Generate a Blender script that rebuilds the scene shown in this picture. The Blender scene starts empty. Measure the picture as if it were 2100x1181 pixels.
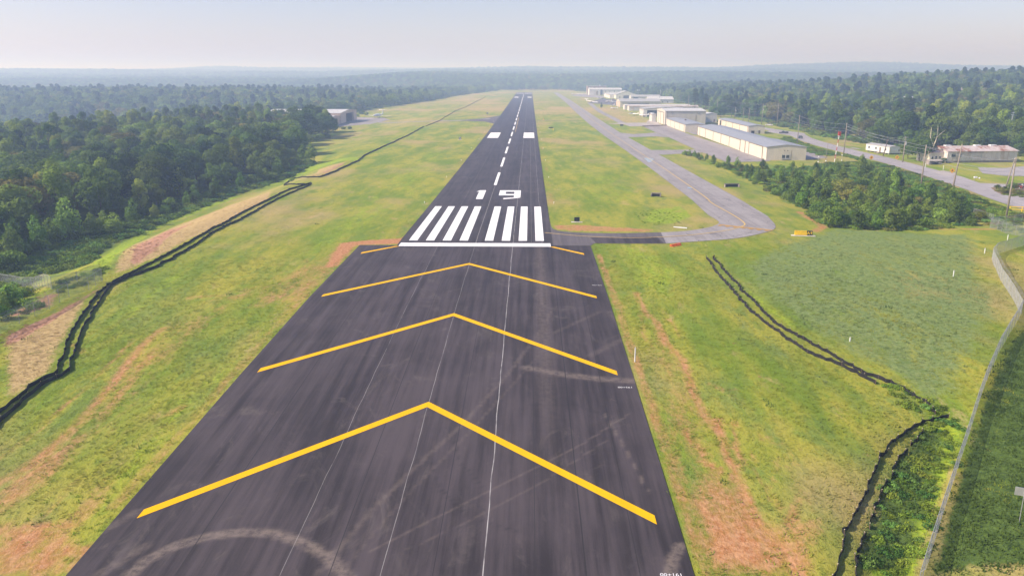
import bpy, bmesh, math, random
import numpy as np
from mathutils import Vector, Matrix

# ------------------------------------------------------------------ camera, sky, sun, exposure
scene = bpy.context.scene
COL = scene.collection
CAM = np.array([10.9, 0.0, 33.6])
PITCH, YAW = math.radians(15.1), math.radians(1.24)
FPX, CX, CY = 1633.0, 1050.0, 590.5          # focal length and centre in photo pixels (2100 x 1181)
cam_data = bpy.data.cameras.new("camera")
cam_data.sensor_fit = 'HORIZONTAL'
cam_data.sensor_width = 36.0
cam_data.lens = 36.0 * FPX / 2100.0
cam_data.clip_start, cam_data.clip_end = 0.5, 40000.0
cam = bpy.data.objects.new("camera", cam_data)
COL.objects.link(cam)
cam.location = CAM
cam.rotation_euler = (math.pi / 2 - PITCH, 0, YAW)
scene.camera = cam

SUN_AZ, SUN_EL = math.radians(-101), math.radians(37)      # azimuth clockwise from +Y
SUN_DIR = Vector((math.sin(SUN_AZ) * math.cos(SUN_EL), math.cos(SUN_AZ) * math.cos(SUN_EL), math.sin(SUN_EL)))
world = bpy.data.worlds.new("World")
scene.world = world
world.use_nodes = True
wn = world.node_tree
sky = wn.nodes.new("ShaderNodeTexSky")
sky.sky_type = 'NISHITA'
sky.sun_disc = False
sky.sun_elevation = SUN_EL
sky.sun_rotation = SUN_AZ % (2 * math.pi)
sky.air_density, sky.dust_density, sky.ozone_density = 1.0, 1.0, 4.0
bg = wn.nodes["Background"]
bg.inputs["Strength"].default_value = 0.092
tint = wn.nodes.new("ShaderNodeMix"); tint.data_type, tint.blend_type = 'RGBA', 'MULTIPLY'
tint.inputs[0].default_value = 1.0
tint.inputs[7].default_value = (1.17, .96, 1.06, 1)
wn.links.new(sky.outputs[0], tint.inputs[6])
wn.links.new(tint.outputs[2], bg.inputs["Color"])
sun_data = bpy.data.lights.new("sun", 'SUN')
sun_data.energy, sun_data.angle, sun_data.color = 4.1, math.radians(0.55), (1.0, 0.90, 0.78)
sun = bpy.data.objects.new("sun", sun_data)
COL.objects.link(sun)
sun.rotation_euler = SUN_DIR.to_track_quat('Z', 'Y').to_euler()
sun.location = (0, 0, 300)
scene.view_settings.view_transform = 'Standard'
scene.view_settings.look = 'None'
scene.view_settings.exposure = 0.78
scene.view_settings.gamma = 1.0
scene.render.engine = 'CYCLES'
scene.cycles.use_denoising = True
scene.cycles.max_bounces = 5
scene.cycles.diffuse_bounces = 2
scene.cycles.glossy_bounces = 2
scene.cycles.transmission_bounces = 2
scene.cycles.volume_bounces = 1
scene.cycles.transparent_max_bounces = 16
scene.cycles.sample_clamp_indirect = 4.0
HAZE_DENSITY, HAZE_COLOR = 0.00054, (0.48, 0.65, 1.0, 1)

rng = np.random.default_rng(7)
random.seed(7)

# ------------------------------------------------------------------ terrain
PY = [-400, 0, 30, 58, 88.6, 119, 149, 165, 208, 300, 491, 900, 1600, 1750, 2000, 12000]
PZ = [-8, -4.6, -3.3, -2.1, -1.0, -.2, -.05, 0, -.6, -1.6, -3., -4.2, -5., -4.6, -3, -3]

def S(a, b, x):
    t = np.clip((np.asarray(x, float) - a) / (b - a), 0, 1)
    return t * t * (3 - 2 * t)

def vnoise(x, y, seed=0):
    x = np.asarray(x, float); y = np.asarray(y, float)
    xi, yi = np.floor(x).astype(np.int64), np.floor(y).astype(np.int64)
    fx, fy = x - xi, y - yi
    fx, fy = fx * fx * (3 - 2 * fx), fy * fy * (3 - 2 * fy)
    def h(i, j):
        n = (i * 374761393 + j * 668265263 + seed * 974634777) & 0x7fffffff
        n = ((n ^ (n >> 13)) * 1274126177) & 0x7fffffff
        return ((n ^ (n >> 16)) & 0xffff) / 65535.0
    return (h(xi, yi) * (1 - fx) + h(xi + 1, yi) * fx) * (1 - fy) + (h(xi, yi + 1) * (1 - fx) + h(xi + 1, yi + 1) * fx) * fy

def fbm(x, y, seed=0, o=4):
    return sum(vnoise(x * 2 ** k, y * 2 ** k, seed + k * 17) * 0.5 ** k for k in range(o)) / (2 - 0.5 ** (o - 1))

def gauss(x, y, cx, cy, sx, sy):
    return np.exp(-((x - cx) / sx) ** 2 - ((y - cy) / sy) ** 2)

def terrain(x, y):
    x = np.asarray(x, float); y = np.asarray(y, float)
    z = np.interp(y, PY, PZ)
    # the embankment on the east side drops to the wood
    z = z - 5.5 * S(-64, -86, x) * (1 - S(300, 390, y)) - 2.0 * S(-64, -110, x) * S(300, 390, y) * (1 - S(800, 1000, y))
    # gentle relief off the pavements
    m = S(-25, -42, x) + (S(25, 40, x) * (1 - S(140, 158, y)))
    z = z + m * (0.9 * (fbm(x / 26., y / 40., 3) - .5) + 0.22 * (fbm(x / 4., y / 6., 5) - .5))
    # drainage ditch at the near right corner
    d = x - np.interp(y, [40, 60, 76, 90], [37, 42.5, 53, 62])
    z = z - 1.1 * np.exp(-(d / 4.5) ** 2) * (1 - S(74, 84, y))
    # hollow with the young trees
    z = z - 1.6 * gauss(x, y, 100, 225, 20, 55)
    # valley and ridges of the far wood
    z = z - 19 * gauss(x, y, -480, 690, 300, 210) * S(-190, -300, x)
    z = z + 6 * gauss(x, y, -520, 1180, 520, 200) * S(-160, -300, x) - 14 * gauss(x, y, -800, 1900, 700, 330) * S(-160, -330, x)
    z = z + 30 * gauss(x, y, 640, 1080, 300, 240) + 10 * gauss(x, y, 430, 760, 140, 180) * S(230, 330, x)
    z = z + 11 * gauss(x, y, 380, 1500, 160, 200)
    r = np.hypot(x, y)
    up = S(1830, 2200, y) * (1 - .75 * S(-250, -700, x) * (1 - S(2900, 4300, r)))
    z = z + up * (24 + 52 * (fbm(x / 1000., y / 700., 21, 3) - .46))
    z = z + S(3300, 5200, r) * (18 + 70 * (fbm(x / 1700., y / 900., 44, 3) - .45))
    return z

FWH = np.array([-math.sin(YAW), math.cos(YAW), 0.]); RT = np.array([math.cos(YAW), math.sin(YAW), 0.])
FW = FWH * math.cos(PITCH) - np.array([0, 0, math.sin(PITCH)])
UPV = FWH * math.sin(PITCH) + np.array([0, 0, math.cos(PITCH)])

def at(px, py):
    """ground point seen at a pixel of the photograph (survey helper)"""
    d = FW + RT * ((px - CX) / FPX) - UPV * ((py - CY) / FPX)
    z = -3.0
    for _ in range(50):
        t = (z - CAM[2]) / d[2]
        p = CAM + d * t
        z = .5 * z + .5 * float(terrain(p[0], p[1]))
    return np.array([p[0], p[1], z])

def ats(l): return [at(*q) for q in l]

def proj(p):
    d = np.atleast_2d(p) - CAM
    Z = np.maximum(d @ FW, .01)
    return CX + FPX * (d @ RT) / Z, CY - FPX * (d @ UPV) / Z, d @ FW

def poly_mask(x, y, poly):
    poly = np.asarray([q[:2] for q in poly]); inside = np.zeros(np.shape(x), bool)
    j = len(poly) - 1
    for i in range(len(poly)):
        (x1, y1), (x2, y2) = poly[i], poly[j]
        c = ((y1 > y) != (y2 > y)) & (x < (x2 - x1) * (y - y1) / (y2 - y1 + 1e-12) + x1)
        inside ^= c; j = i
    return inside

def line_dist(x, y, pts):
    best = np.full(np.shape(x), 1e9)
    for a, b in zip(pts[:-1], pts[1:]):
        ax, ay, bx, by = a[0], a[1], b[0], b[1]
        L2 = (bx - ax) ** 2 + (by - ay) ** 2 + 1e-9
        t = np.clip(((x - ax) * (bx - ax) + (y - ay) * (by - ay)) / L2, 0, 1)
        best = np.minimum(best, np.hypot(x - ax - t * (bx - ax), y - ay - t * (by - ay)))
    return best

def resample(pts, step):
    pts = [np.asarray(p, float) for p in pts]
    out = [pts[0]]
    for a, b in zip(pts[:-1], pts[1:]):
        n = max(1, int(round(np.hypot(*(b - a)[:2]) / step)))
        for k in range(1, n + 1): out.append(a + (b - a) * k / n)
    return out

def smooth_line(pts, it=2):
    pts = [np.asarray(p, float) for p in pts]
    for _ in range(it):
        q = [pts[0]]
        for a, b in zip(pts[:-1], pts[1:]): q += [a * .75 + b * .25, a * .25 + b * .75]
        pts = q + [pts[-1]]
    return pts

# ------------------------------------------------------------------ object helpers
def tag(o, label=None, cat=None, group=None, kind=None):
    if label: o['label'] = label
    if cat: o['category'] = cat
    if group: o['group'] = group
    if kind: o['kind'] = kind
    return o

def empty(name, loc=(0, 0, 0), rz=0., label=None, cat=None, group=None):
    o = bpy.data.objects.new(name, None)
    COL.objects.link(o)
    o.empty_display_size = .3
    o.location = loc; o.rotation_euler = (0, 0, rz)
    return tag(o, label, cat, group)

def mesh_obj(name, v, f, mat=None, parent=None, loc=None, rz=0., smooth=False, link=True):
    me = bpy.data.meshes.new(name)
    me.from_pydata([tuple(map(float, q)) for q in v], [], f)
    if smooth: me.polygons.foreach_set('use_smooth', [True] * len(me.polygons))
    for m in (mat if isinstance(mat, (list, tuple)) else [mat]):
        if m: me.materials.append(m)
    o = bpy.data.objects.new(name, me)
    if link: COL.objects.link(o)
    if parent: o.parent = parent
    if loc is not None: o.location = loc
    if rz: o.rotation_euler = (0, 0, rz)
    return o

class MB:
    def __init__(s): s.v, s.f = [], []
    def add(s, v, f):
        n = len(s.v); s.v += [tuple(q) for q in v]; s.f += [tuple(i + n for i in q) for q in f]; return s
    def box(s, c, d, rz=0., tilt=0.):
        x, y, z = d[0] / 2, d[1] / 2, d[2] / 2
        P = [(-x, -y, -z), (x, -y, -z), (x, y, -z), (-x, y, -z), (-x, -y, z), (x, -y, z), (x, y, z), (-x, y, z)]
        M = Matrix.Rotation(rz, 3, 'Z') @ Matrix.Rotation(tilt, 3, 'X')
        return s.add([tuple(M @ Vector(p) + Vector(c)) for p in P],
                     [(3, 2, 1, 0), (4, 5, 6, 7), (0, 1, 5, 4), (1, 2, 6, 5), (2, 3, 7, 6), (3, 0, 4, 7)])
    def prism(s, poly, axis, a, b):
        """polygon extruded along an axis: x: (y,z) poly; y: (x,z) poly; z: (x,y) poly"""
        n = len(poly)
        def P(q, t): return {'x': (t, q[0], q[1]), 'y': (q[0], t, q[1]), 'z': (q[0], q[1], t)}[axis]
        v = [P(q, a) for q in poly] + [P(q, b) for q in poly]
        f = [tuple(range(n))[::-1], tuple(range(n, 2 * n))] + [(i, (i + 1) % n, n + (i + 1) % n, n + i) for i in range(n)]
        return s.add(v, f)
    def tube(s, pts, rad, n=8, cap=True):
        pts = [Vector(p) for p in pts]
        if not isinstance(rad, (list, tuple)): rad = [rad] * len(pts)
        v, f = [], []
        for i, p in enumerate(pts):
            d = (pts[min(i + 1, len(pts) - 1)] - pts[max(i - 1, 0)]).normalized()
            u = d.cross(Vector((0, 0, 1)))
            if u.length < .05: u = d.cross(Vector((1, 0, 0)))
            u.normalize(); w = u.cross(d)
            for k in range(n):
                a = 2 * math.pi * k / n
                v.append(tuple(p + (u * math.cos(a) + w * math.sin(a)) * rad[i]))
        for i in range(len(pts) - 1):
            for k in range(n):
                f.append((i * n + k, i * n + (k + 1) % n, (i + 1) * n + (k + 1) % n, (i + 1) * n + k))
        if cap:
            f.append(tuple(range(n))[::-1]); f.append(tuple(range((len(pts) - 1) * n, len(pts) * n)))
        return s.add(v, f)
    def ball(s, c, r, n=10, m=6, sc=(1, 1, 1)):
        v, f = [], []
        for j in range(m + 1):
            t = math.pi * j / m
            for k in range(n):
                a = 2 * math.pi * k / n
                v.append((c[0] + r * sc[0] * math.sin(t) * math.cos(a), c[1] + r * sc[1] * math.sin(t) * math.sin(a), c[2] + r * sc[2] * math.cos(t)))
        for j in range(m):
            for k in range(n): f.append((j * n + k, (j + 1) * n + k, (j + 1) * n + (k + 1) % n, j * n + (k + 1) % n))
        return s.add(v, f)
    def build(s, name, mat, parent=None, loc=None, rz=0., smooth=False):
        return mesh_obj(name, s.v, s.f, mat, parent, loc, rz, smooth)

# ------------------------------------------------------------------ materials
def new_mat(name):
    m = bpy.data.materials.new(name); m.use_nodes = True
    nt = m.node_tree
    b = nt.nodes["Principled BSDF"]
    b.inputs["Specular IOR Level"].default_value = .3
    return m, nt, b

def nd(nt, typ, **kw):
    n = nt.nodes.new(typ)
    for k, v in kw.items():
        if k in n.inputs: n.inputs[k].default_value = v
        else: setattr(n, k, v)
    return n

def L(nt, a, b): nt.links.new(a, b)

def noise(nt, vec, scale, detail=4., rough=.6, sc=None, dist=0.):
    if sc:
        mp = nd(nt, "ShaderNodeMapping"); mp.inputs["Scale"].default_value = sc
        L(nt, vec, mp.inputs[0]); vec = mp.outputs[0]
    n = nd(nt, "ShaderNodeTexNoise", Scale=scale, Detail=detail, Roughness=rough, Distortion=dist)
    L(nt, vec, n.inputs["Vector"])
    return n.outputs[0]

def ramp(nt, fac, a, b):
    r = nd(nt, "ShaderNodeMapRange"); r.interpolation_type = 'SMOOTHSTEP'
    r.inputs[1].default_value, r.inputs[2].default_value = a, b
    L(nt, fac, r.inputs[0]); return r.outputs[0]

def mixc(nt, fac, a, b):
    m = nd(nt, "ShaderNodeMix", data_type='RGBA')
    if isinstance(fac, (int, float)): m.inputs[0].default_value = fac
    else: L(nt, fac, m.inputs[0])
    for s, c in ((m.inputs[6], a), (m.inputs[7], b)):
        if isinstance(c, (tuple, list)): s.default_value = (*c[:3], 1)
        else: L(nt, c, s)
    return m.outputs[2]

def math_n(nt, op, a, b=None):
    m = nd(nt, "ShaderNodeMath", operation=op)
    for s, c in zip(m.inputs, (a, b)):
        if c is None: continue
        if isinstance(c, (int, float)): s.default_value = c
        else: L(nt, c, s)
    return m.outputs[0]

def attr(nt, name):
    return nd(nt, "ShaderNodeAttribute", attribute_name=name).outputs["Fac"]

def plain(name, col, rough=.6, metal=0., var=.12, scale=1.5, spec=.3, sc=None):
    """a paint or bare surface with mild wear"""
    m, nt, b = new_mat(name)
    tc = nd(nt, "ShaderNodeTexCoord").outputs["Object"]
    n = noise(nt, tc, scale, 5., .65, sc)
    L(nt, mixc(nt, ramp(nt, n, .3, .7), tuple(c * (1 - var) for c in col), tuple(min(1, c * (1 + var)) for c in col)), b.inputs["Base Color"])
    b.inputs["Roughness"].default_value, b.inputs["Metallic"].default_value = rough, metal
    b.inputs["Specular IOR Level"].default_value = spec
    return m

def corrugated(name, col, axis, pitch=.9, var=.06, rough=.55, stain=None):
    m, nt, b = new_mat(name)
    tc = nd(nt, "ShaderNodeTexCoord").outputs["Object"]
    sx = nd(nt, "ShaderNodeSeparateXYZ"); L(nt, tc, sx.inputs[0])
    u = sx.outputs[0] if axis == 'x' else sx.outputs[1]
    if axis == 'xy': u = math_n(nt, 'ADD', sx.outputs[0], sx.outputs[1])
    w = math_n(nt, 'SINE', math_n(nt, 'MULTIPLY', u, 2 * math.pi / pitch))
    rib = ramp(nt, w, .55, .9)
    n = noise(nt, tc, .5, 5., .6, (1, 1, .35))
    c = mixc(nt, ramp(nt, n, .3, .75), tuple(k * (1 - var) for k in col), tuple(k * (1 + var) for k in col))
    if stain:
        st = noise(nt, tc, .22, 6., .7, (1.6, 1, .5))
        c = mixc(nt, ramp(nt, st, .46, .62), c, stain)
    L(nt, c, b.inputs["Base Color"])
    bp = nd(nt, "ShaderNodeBump", Strength=.6, Distance=.06); L(nt, rib, bp.inputs["Height"]); L(nt, bp.outputs[0], b.inputs["Normal"])
    b.inputs["Roughness"].default_value = rough
    return m

def grass_nodes(nt, pos):
    """world-position grass colour shared by the ground sheet and the tufts that grow on it"""
    streak = noise(nt, pos, .05, 8., .68, (2.2, .5, 1))
    mott = noise(nt, pos, .17, 7., .7, (1.3, .45, 1))
    fine = noise(nt, pos, .5, 5., .7, (1.3, .6, 1))
    patch = noise(nt, pos, .016, 5., .6, (1.5, .8, 1))
    tiny = noise(nt, pos, 2.2, 4., .75)
    c = mixc(nt, ramp(nt, streak, .36, .64), (.152, .226, .024), (.340, .322, .046))
    c = mixc(nt, math_n(nt, 'MULTIPLY', ramp(nt, mott, .50, .66), .75), c, (.135, .210, .042))
    c = mixc(nt, math_n(nt, 'MULTIPLY', ramp(nt, mott, .42, .30), .65), c, (.430, .320, .150))
    c = mixc(nt, math_n(nt, 'MULTIPLY', ramp(nt, fine, .5, .72), .7), c, (.175, .260, .040))
    c = mixc(nt, math_n(nt, 'MULTIPLY', ramp(nt, patch, .49, .66), .75), c, (.400, .295, .135))
    c = mixc(nt, math_n(nt, 'MULTIPLY', ramp(nt, patch, .42, .30), .6), c, (.185, .260, .070))
    c = mixc(nt, math_n(nt, 'MULTIPLY', ramp(nt, tiny, .50, .72), .5), c, (.085, .125, .026))
    return c, tiny, fine

def mat_ground():
    m, nt, b = new_mat("ground")
    pos = nd(nt, "ShaderNodeNewGeometry").outputs["Position"]
    c, tiny, fine = grass_nodes(nt, pos)
    brk = noise(nt, pos, .33, 7., .72, (1.7, .5, 1))
    brk2 = noise(nt, pos, 1.6, 6., .75)
    jit = math_n(nt, 'ADD', math_n(nt, 'MULTIPLY', brk, .9), math_n(nt, 'MULTIPLY', brk2, .5))      # about 0.7
    def zone(name, col1, col2, gain=1., base=.60, wid=.34):
        nonlocal c
        a = math_n(nt, 'MULTIPLY', attr(nt, name), gain)
        t = ramp(nt, math_n(nt, 'ADD', a, jit), base + .33, base + .33 + wid)
        c = mixc(nt, t, c, mixc(nt, ramp(nt, brk2, .35, .65), col1, col2))
    zone('dry', (.36, .25, .115), (.48, .36, .16))
    zone('russet', (.34, .18, .115), (.45, .26, .165))
    zone('lush', (.155, .250, .020), (.33, .40, .035))
    zone('blue', (.120, .185, .055), (.225, .275, .095))
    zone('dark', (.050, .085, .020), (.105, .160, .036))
    zone('soil', (.37, .150, .060), (.50, .275, .140), 1., .50, .55)
    L(nt, c, b.inputs["Base Color"])
    b.inputs["Roughness"].default_value = .95
    b.inputs["Specular IOR Level"].default_value = .05
    bp = nd(nt, "ShaderNodeBump", Strength=.6, Distance=.25)
    h = math_n(nt, 'ADD', tiny, math_n(nt, 'MULTIPLY', fine, 1.2))
    L(nt, h, bp.inputs["Height"]); L(nt, bp.outputs[0], b.inputs["Normal"])
    return m

def mat_asphalt(name, lo, hi, joints=(), chalk=(), dust=False, cracks=False):
    m, nt, b = new_mat(name)
    pos = nd(nt, "ShaderNodeNewGeometry").outputs["Position"]
    sx = nd(nt, "ShaderNodeSeparateXYZ"); L(nt, pos, sx.inputs[0])
    streak = noise(nt, pos, 1.0, 6., .65, (1.1, .035, 1))
    lane = noise(nt, pos, .5, 3., .5, (.42, .004, 1))
    blot = noise(nt, pos, .09, 5., .6)
    grain = noise(nt, pos, 9., 3., .7)
    f = math_n(nt, 'ADD', math_n(nt, 'MULTIPLY', streak, .55), math_n(nt, 'MULTIPLY', blot, .3))
    f = math_n(nt, 'ADD', f, math_n(nt, 'MULTIPLY', lane, .35))
    f = math_n(nt, 'ADD', f, math_n(nt, 'MULTIPLY', grain, .12))
    c = mixc(nt, ramp(nt, f, .50, .82), lo, hi)
    if dust:
        swirl = noise(nt, pos, .22, 6., .7, (1, .5, 1), 1.4)
        c = mixc(nt, math_n(nt, 'MULTIPLY', ramp(nt, swirl, .54, .74), .35), c, (.17, .145, .125))
        d = math_n(nt, 'MULTIPLY', attr(nt, 'dust'), ramp(nt, noise(nt, pos, 1.3, 6., .75), .25, .65))
        c = mixc(nt, d, c, (.24, .19, .155))
        sk = math_n(nt, 'MULTIPLY', attr(nt, 'skid'), ramp(nt, noise(nt, pos, .9, 5., .7), .3, .6))
        c = mixc(nt, sk, c, (.018, .016, .018))
    for x0, w, col in joints:
        d = math_n(nt, 'ABSOLUTE', math_n(nt, 'SUBTRACT', sx.outputs[0], x0))
        t = math_n(nt, 'MULTIPLY', math_n(nt, 'LESS_THAN', d, w), .8)
        c = mixc(nt, t, c, col)
    for x0, w, k in chalk:
        wob = math_n(nt, 'MULTIPLY', math_n(nt, 'SUBTRACT', noise(nt, pos, .12, 2., .5, (0, 1, 0)), .5), .35)
        d = math_n(nt, 'ABSOLUTE', math_n(nt, 'SUBTRACT', math_n(nt, 'ADD', sx.outputs[0], wob), x0))
        brk = ramp(nt, noise(nt, pos, .5, 4., .7, (1, .5, 1)), .22, .62)
        t = math_n(nt, 'MULTIPLY', math_n(nt, 'MULTIPLY', math_n(nt, 'LESS_THAN', d, w), brk), k)
        c = mixc(nt, t, c, (.62, .60, .58))
    if cracks:
        vo = nd(nt, "ShaderNodeTexVoronoi", feature='DISTANCE_TO_EDGE', Scale=.13)
        wp = nd(nt, "ShaderNodeVectorMath", operation='ADD'); L(nt, pos, wp.inputs[0])
        nz = nd(nt, "ShaderNodeTexNoise", Scale=.25, Detail=4.); L(nt, pos, nz.inputs["Vector"])
        sc = nd(nt, "ShaderNodeVectorMath", operation='SCALE', Scale=5.); L(nt, nz.outputs["Color"], sc.inputs[0])
        L(nt, sc.outputs[0], wp.inputs[1]); L(nt, wp.outputs[0], vo.inputs["Vector"])
        c = mixc(nt, math_n(nt, 'MULTIPLY', ramp(nt, vo.outputs["Distance"], .014, .004), .55), c, (.05, .046, .045))
        c = mixc(nt, math_n(nt, 'MULTIPLY', ramp(nt, noise(nt, pos, .11, 5., .7), .60, .72), .6), c, (.075, .068, .066))
    L(nt, c, b.inputs["Base Color"])
    b.inputs["Roughness"].default_value = .82
    bp = nd(nt, "ShaderNodeBump", Strength=.25, Distance=.03); L(nt, grain, bp.inputs["Height"]); L(nt, bp.outputs[0], b.inputs["Normal"])
    return m

def mat_paint(name, col, wear=.0):
    m, nt, b = new_mat(name)
    pos = nd(nt, "ShaderNodeNewGeometry").outputs["Position"]
    n = noise(nt, pos, .7, 6., .7, (1, .4, 1))
    c = mixc(nt, ramp(nt, n, .3, .7), tuple(k * .9 for k in col), col)
    if wear: c = mixc(nt, math_n(nt, 'MULTIPLY', ramp(nt, noise(nt, pos, 2.5, 6., .8), .5, .62), wear), c, (.15, .14, .14))
    L(nt, c, b.inputs["Base Color"]); b.inputs["Roughness"].default_value = .85; b.inputs["Specular IOR Level"].default_value = .12
    return m

def mat_leaf(name, dark, light, trans=.38, pos_scale=.35):
    m, nt, b = new_mat(name)
    nt.nodes.remove(b)
    out = nt.nodes["Material Output"]
    tc = nd(nt, "ShaderNodeTexCoord").outputs["Object"]
    rnd = nd(nt, "ShaderNodeObjectInfo").outputs["Random"]
    n = noise(nt, tc, pos_scale, 3., .6)
    f = math_n(nt, 'ADD', math_n(nt, 'MULTIPLY', n, .9), math_n(nt, 'MULTIPLY', rnd, .75))
    c = mixc(nt, ramp(nt, f, .35, 1.15), dark, light)
    hs = nd(nt, "ShaderNodeHueSaturation"); L(nt, c, hs.inputs["Color"])
    hv = math_n(nt, 'ADD', .485, math_n(nt, 'MULTIPLY', math_n(nt, 'FRACT', math_n(nt, 'MULTIPLY', rnd, 7.31)), .035)); L(nt, hv, hs.inputs["Hue"])
    vv = math_n(nt, 'ADD', .75, math_n(nt, 'MULTIPLY', math_n(nt, 'FRACT', math_n(nt, 'MULTIPLY', rnd, 3.77)), .55)); L(nt, vv, hs.inputs["Value"])
    d = nd(nt, "ShaderNodeBsdfDiffuse"); t = nd(nt, "ShaderNodeBsdfTranslucent"); mx = nd(nt, "ShaderNodeMixShader"); mx.inputs[0].default_value = trans
    L(nt, hs.outputs[0], d.inputs["Color"]); L(nt, hs.outputs[0], t.inputs["Color"])
    L(nt, d.outputs[0], mx.inputs[1]); L(nt, t.outputs[0], mx.inputs[2]); L(nt, mx.outputs[0], out.inputs["Surface"])
    return m

M = {}
M['ground'] = mat_ground()
M['runway'] = mat_asphalt("runway_asphalt", (.030, .025, .028), (.074, .062, .067), joints=[(0, .035, (.30, .28, .27)), (-3.8, .05, (.03, .026, .03)), (11.4, .04, (.2, .19, .19))],
                          chalk=[(0.05, .05, .25), (7.65, .06, .45), (-7.4, .05, .15), (13.6, .07, .3)], dust=True)
M['pad'] = mat_asphalt("pad_asphalt", (.025, .020, .023), (.076, .061, .066), joints=[(-3.8, .04, (.022, .02, .022)), (3.9, .04, (.026, .022, .026)), (-15.2, .05, (.024, .021, .024)), (11.5, .04, (.03, .026, .028)), (15.3, .06, (.022, .02, .022)), (19.3, .04, (.025, .022, .024))],
                       chalk=[(0.05, .03, .36), (7.65, .042, .6), (-7.4, .03, .26)], dust=True)
M['taxi'] = mat_asphalt("old_asphalt", (.235, .214, .210), (.335, .31, .305), cracks=True)
M['newtaxi'] = mat_asphalt("connector_asphalt", (.085, .074, .078), (.15, .132, .137))
M['apron'] = mat_asphalt("apron_asphalt", (.235, .207, .205), (.33, .298, .293), cracks=True)
M['concrete'] = mat_asphalt("concrete_pad", (.30, .265, .245), (.42, .38, .355))
M['road'] = mat_asphalt("road_asphalt", (.28, .258, .262), (.39, .36, .366), cracks=True)
M['white'] = mat_paint("white_marking", (.86, .86, .86))
M['whitefaint'] = mat_paint("thin_white_paint", (.6, .6, .6), .5)
M['yellow'] = mat_paint("yellow_marking", (.82, .45, .0))
M['oldyellow'] = mat_paint("faded_yellow_marking", (.62, .44, .17), .4)
M['hold'] = mat_paint("hold_line_yellow", (.72, .40, .08), .25)

# ------------------------------------------------------------------ ground sheet
def axis_lines(core, grow, lim):
    out = list(core)
    d = grow
    while out[-1] < lim:
        d *= 1.09; out.append(out[-1] + d)
    return out
xs_r = axis_lines(np.concatenate([np.arange(0, 60, .6), np.arange(60, 130, 1.2)]), 1.6, 9000)
xs = np.array([-q for q in xs_r[:0:-1]] + list(xs_r))
ys_f = axis_lines(np.concatenate([np.arange(44, 170, .6), np.arange(170, 340, 1.3), np.arange(340, 1700, 5.)]), 6., 13000)
ys = np.array([-400, -150, -60, -20, 10, 25, 35, 40] + list(ys_f))
GX, GY = np.meshgrid(xs, ys)
GZ = terrain(GX, GY)
nx, ny = len(xs), len(ys)
gx, gy = GX.ravel(), GY.ravel()
gv = np.stack([gx, gy, GZ.ravel()], 1)
ii = (np.arange(ny - 1)[:, None] * nx + np.arange(nx - 1)[None, :]).ravel()
gf = np.stack([ii, ii + 1, ii + nx + 1, ii + nx], 1)

def zone_line(pts, w, k=1., soft=.5):
    d = line_dist(gx[near], gy[near], pts)
    return k * (1 - S(w * (1 - soft), w * (1 + soft), d))
def zone_poly(pts, k=1., soft=3.):
    pts = list(pts)
    ins = poly_mask(gx[near], gy[near], pts)
    d = line_dist(gx[near], gy[near], pts + pts[:1])
    return k * np.where(ins, S(-soft * .3, soft, d), S(soft * .3, -soft * .3, d) * .15)

near = np.where((gy > 40) & (gy < 700) & (np.abs(gx) < 200))[0]
RUT = np.zeros(len(gx))
Z = {k: np.zeros(len(gx)) for k in ('soil', 'dry', 'russet', 'lush', 'blue', 'dark')}
def put(k, val): Z[k][near] = np.maximum(Z[k][near], val)

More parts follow.
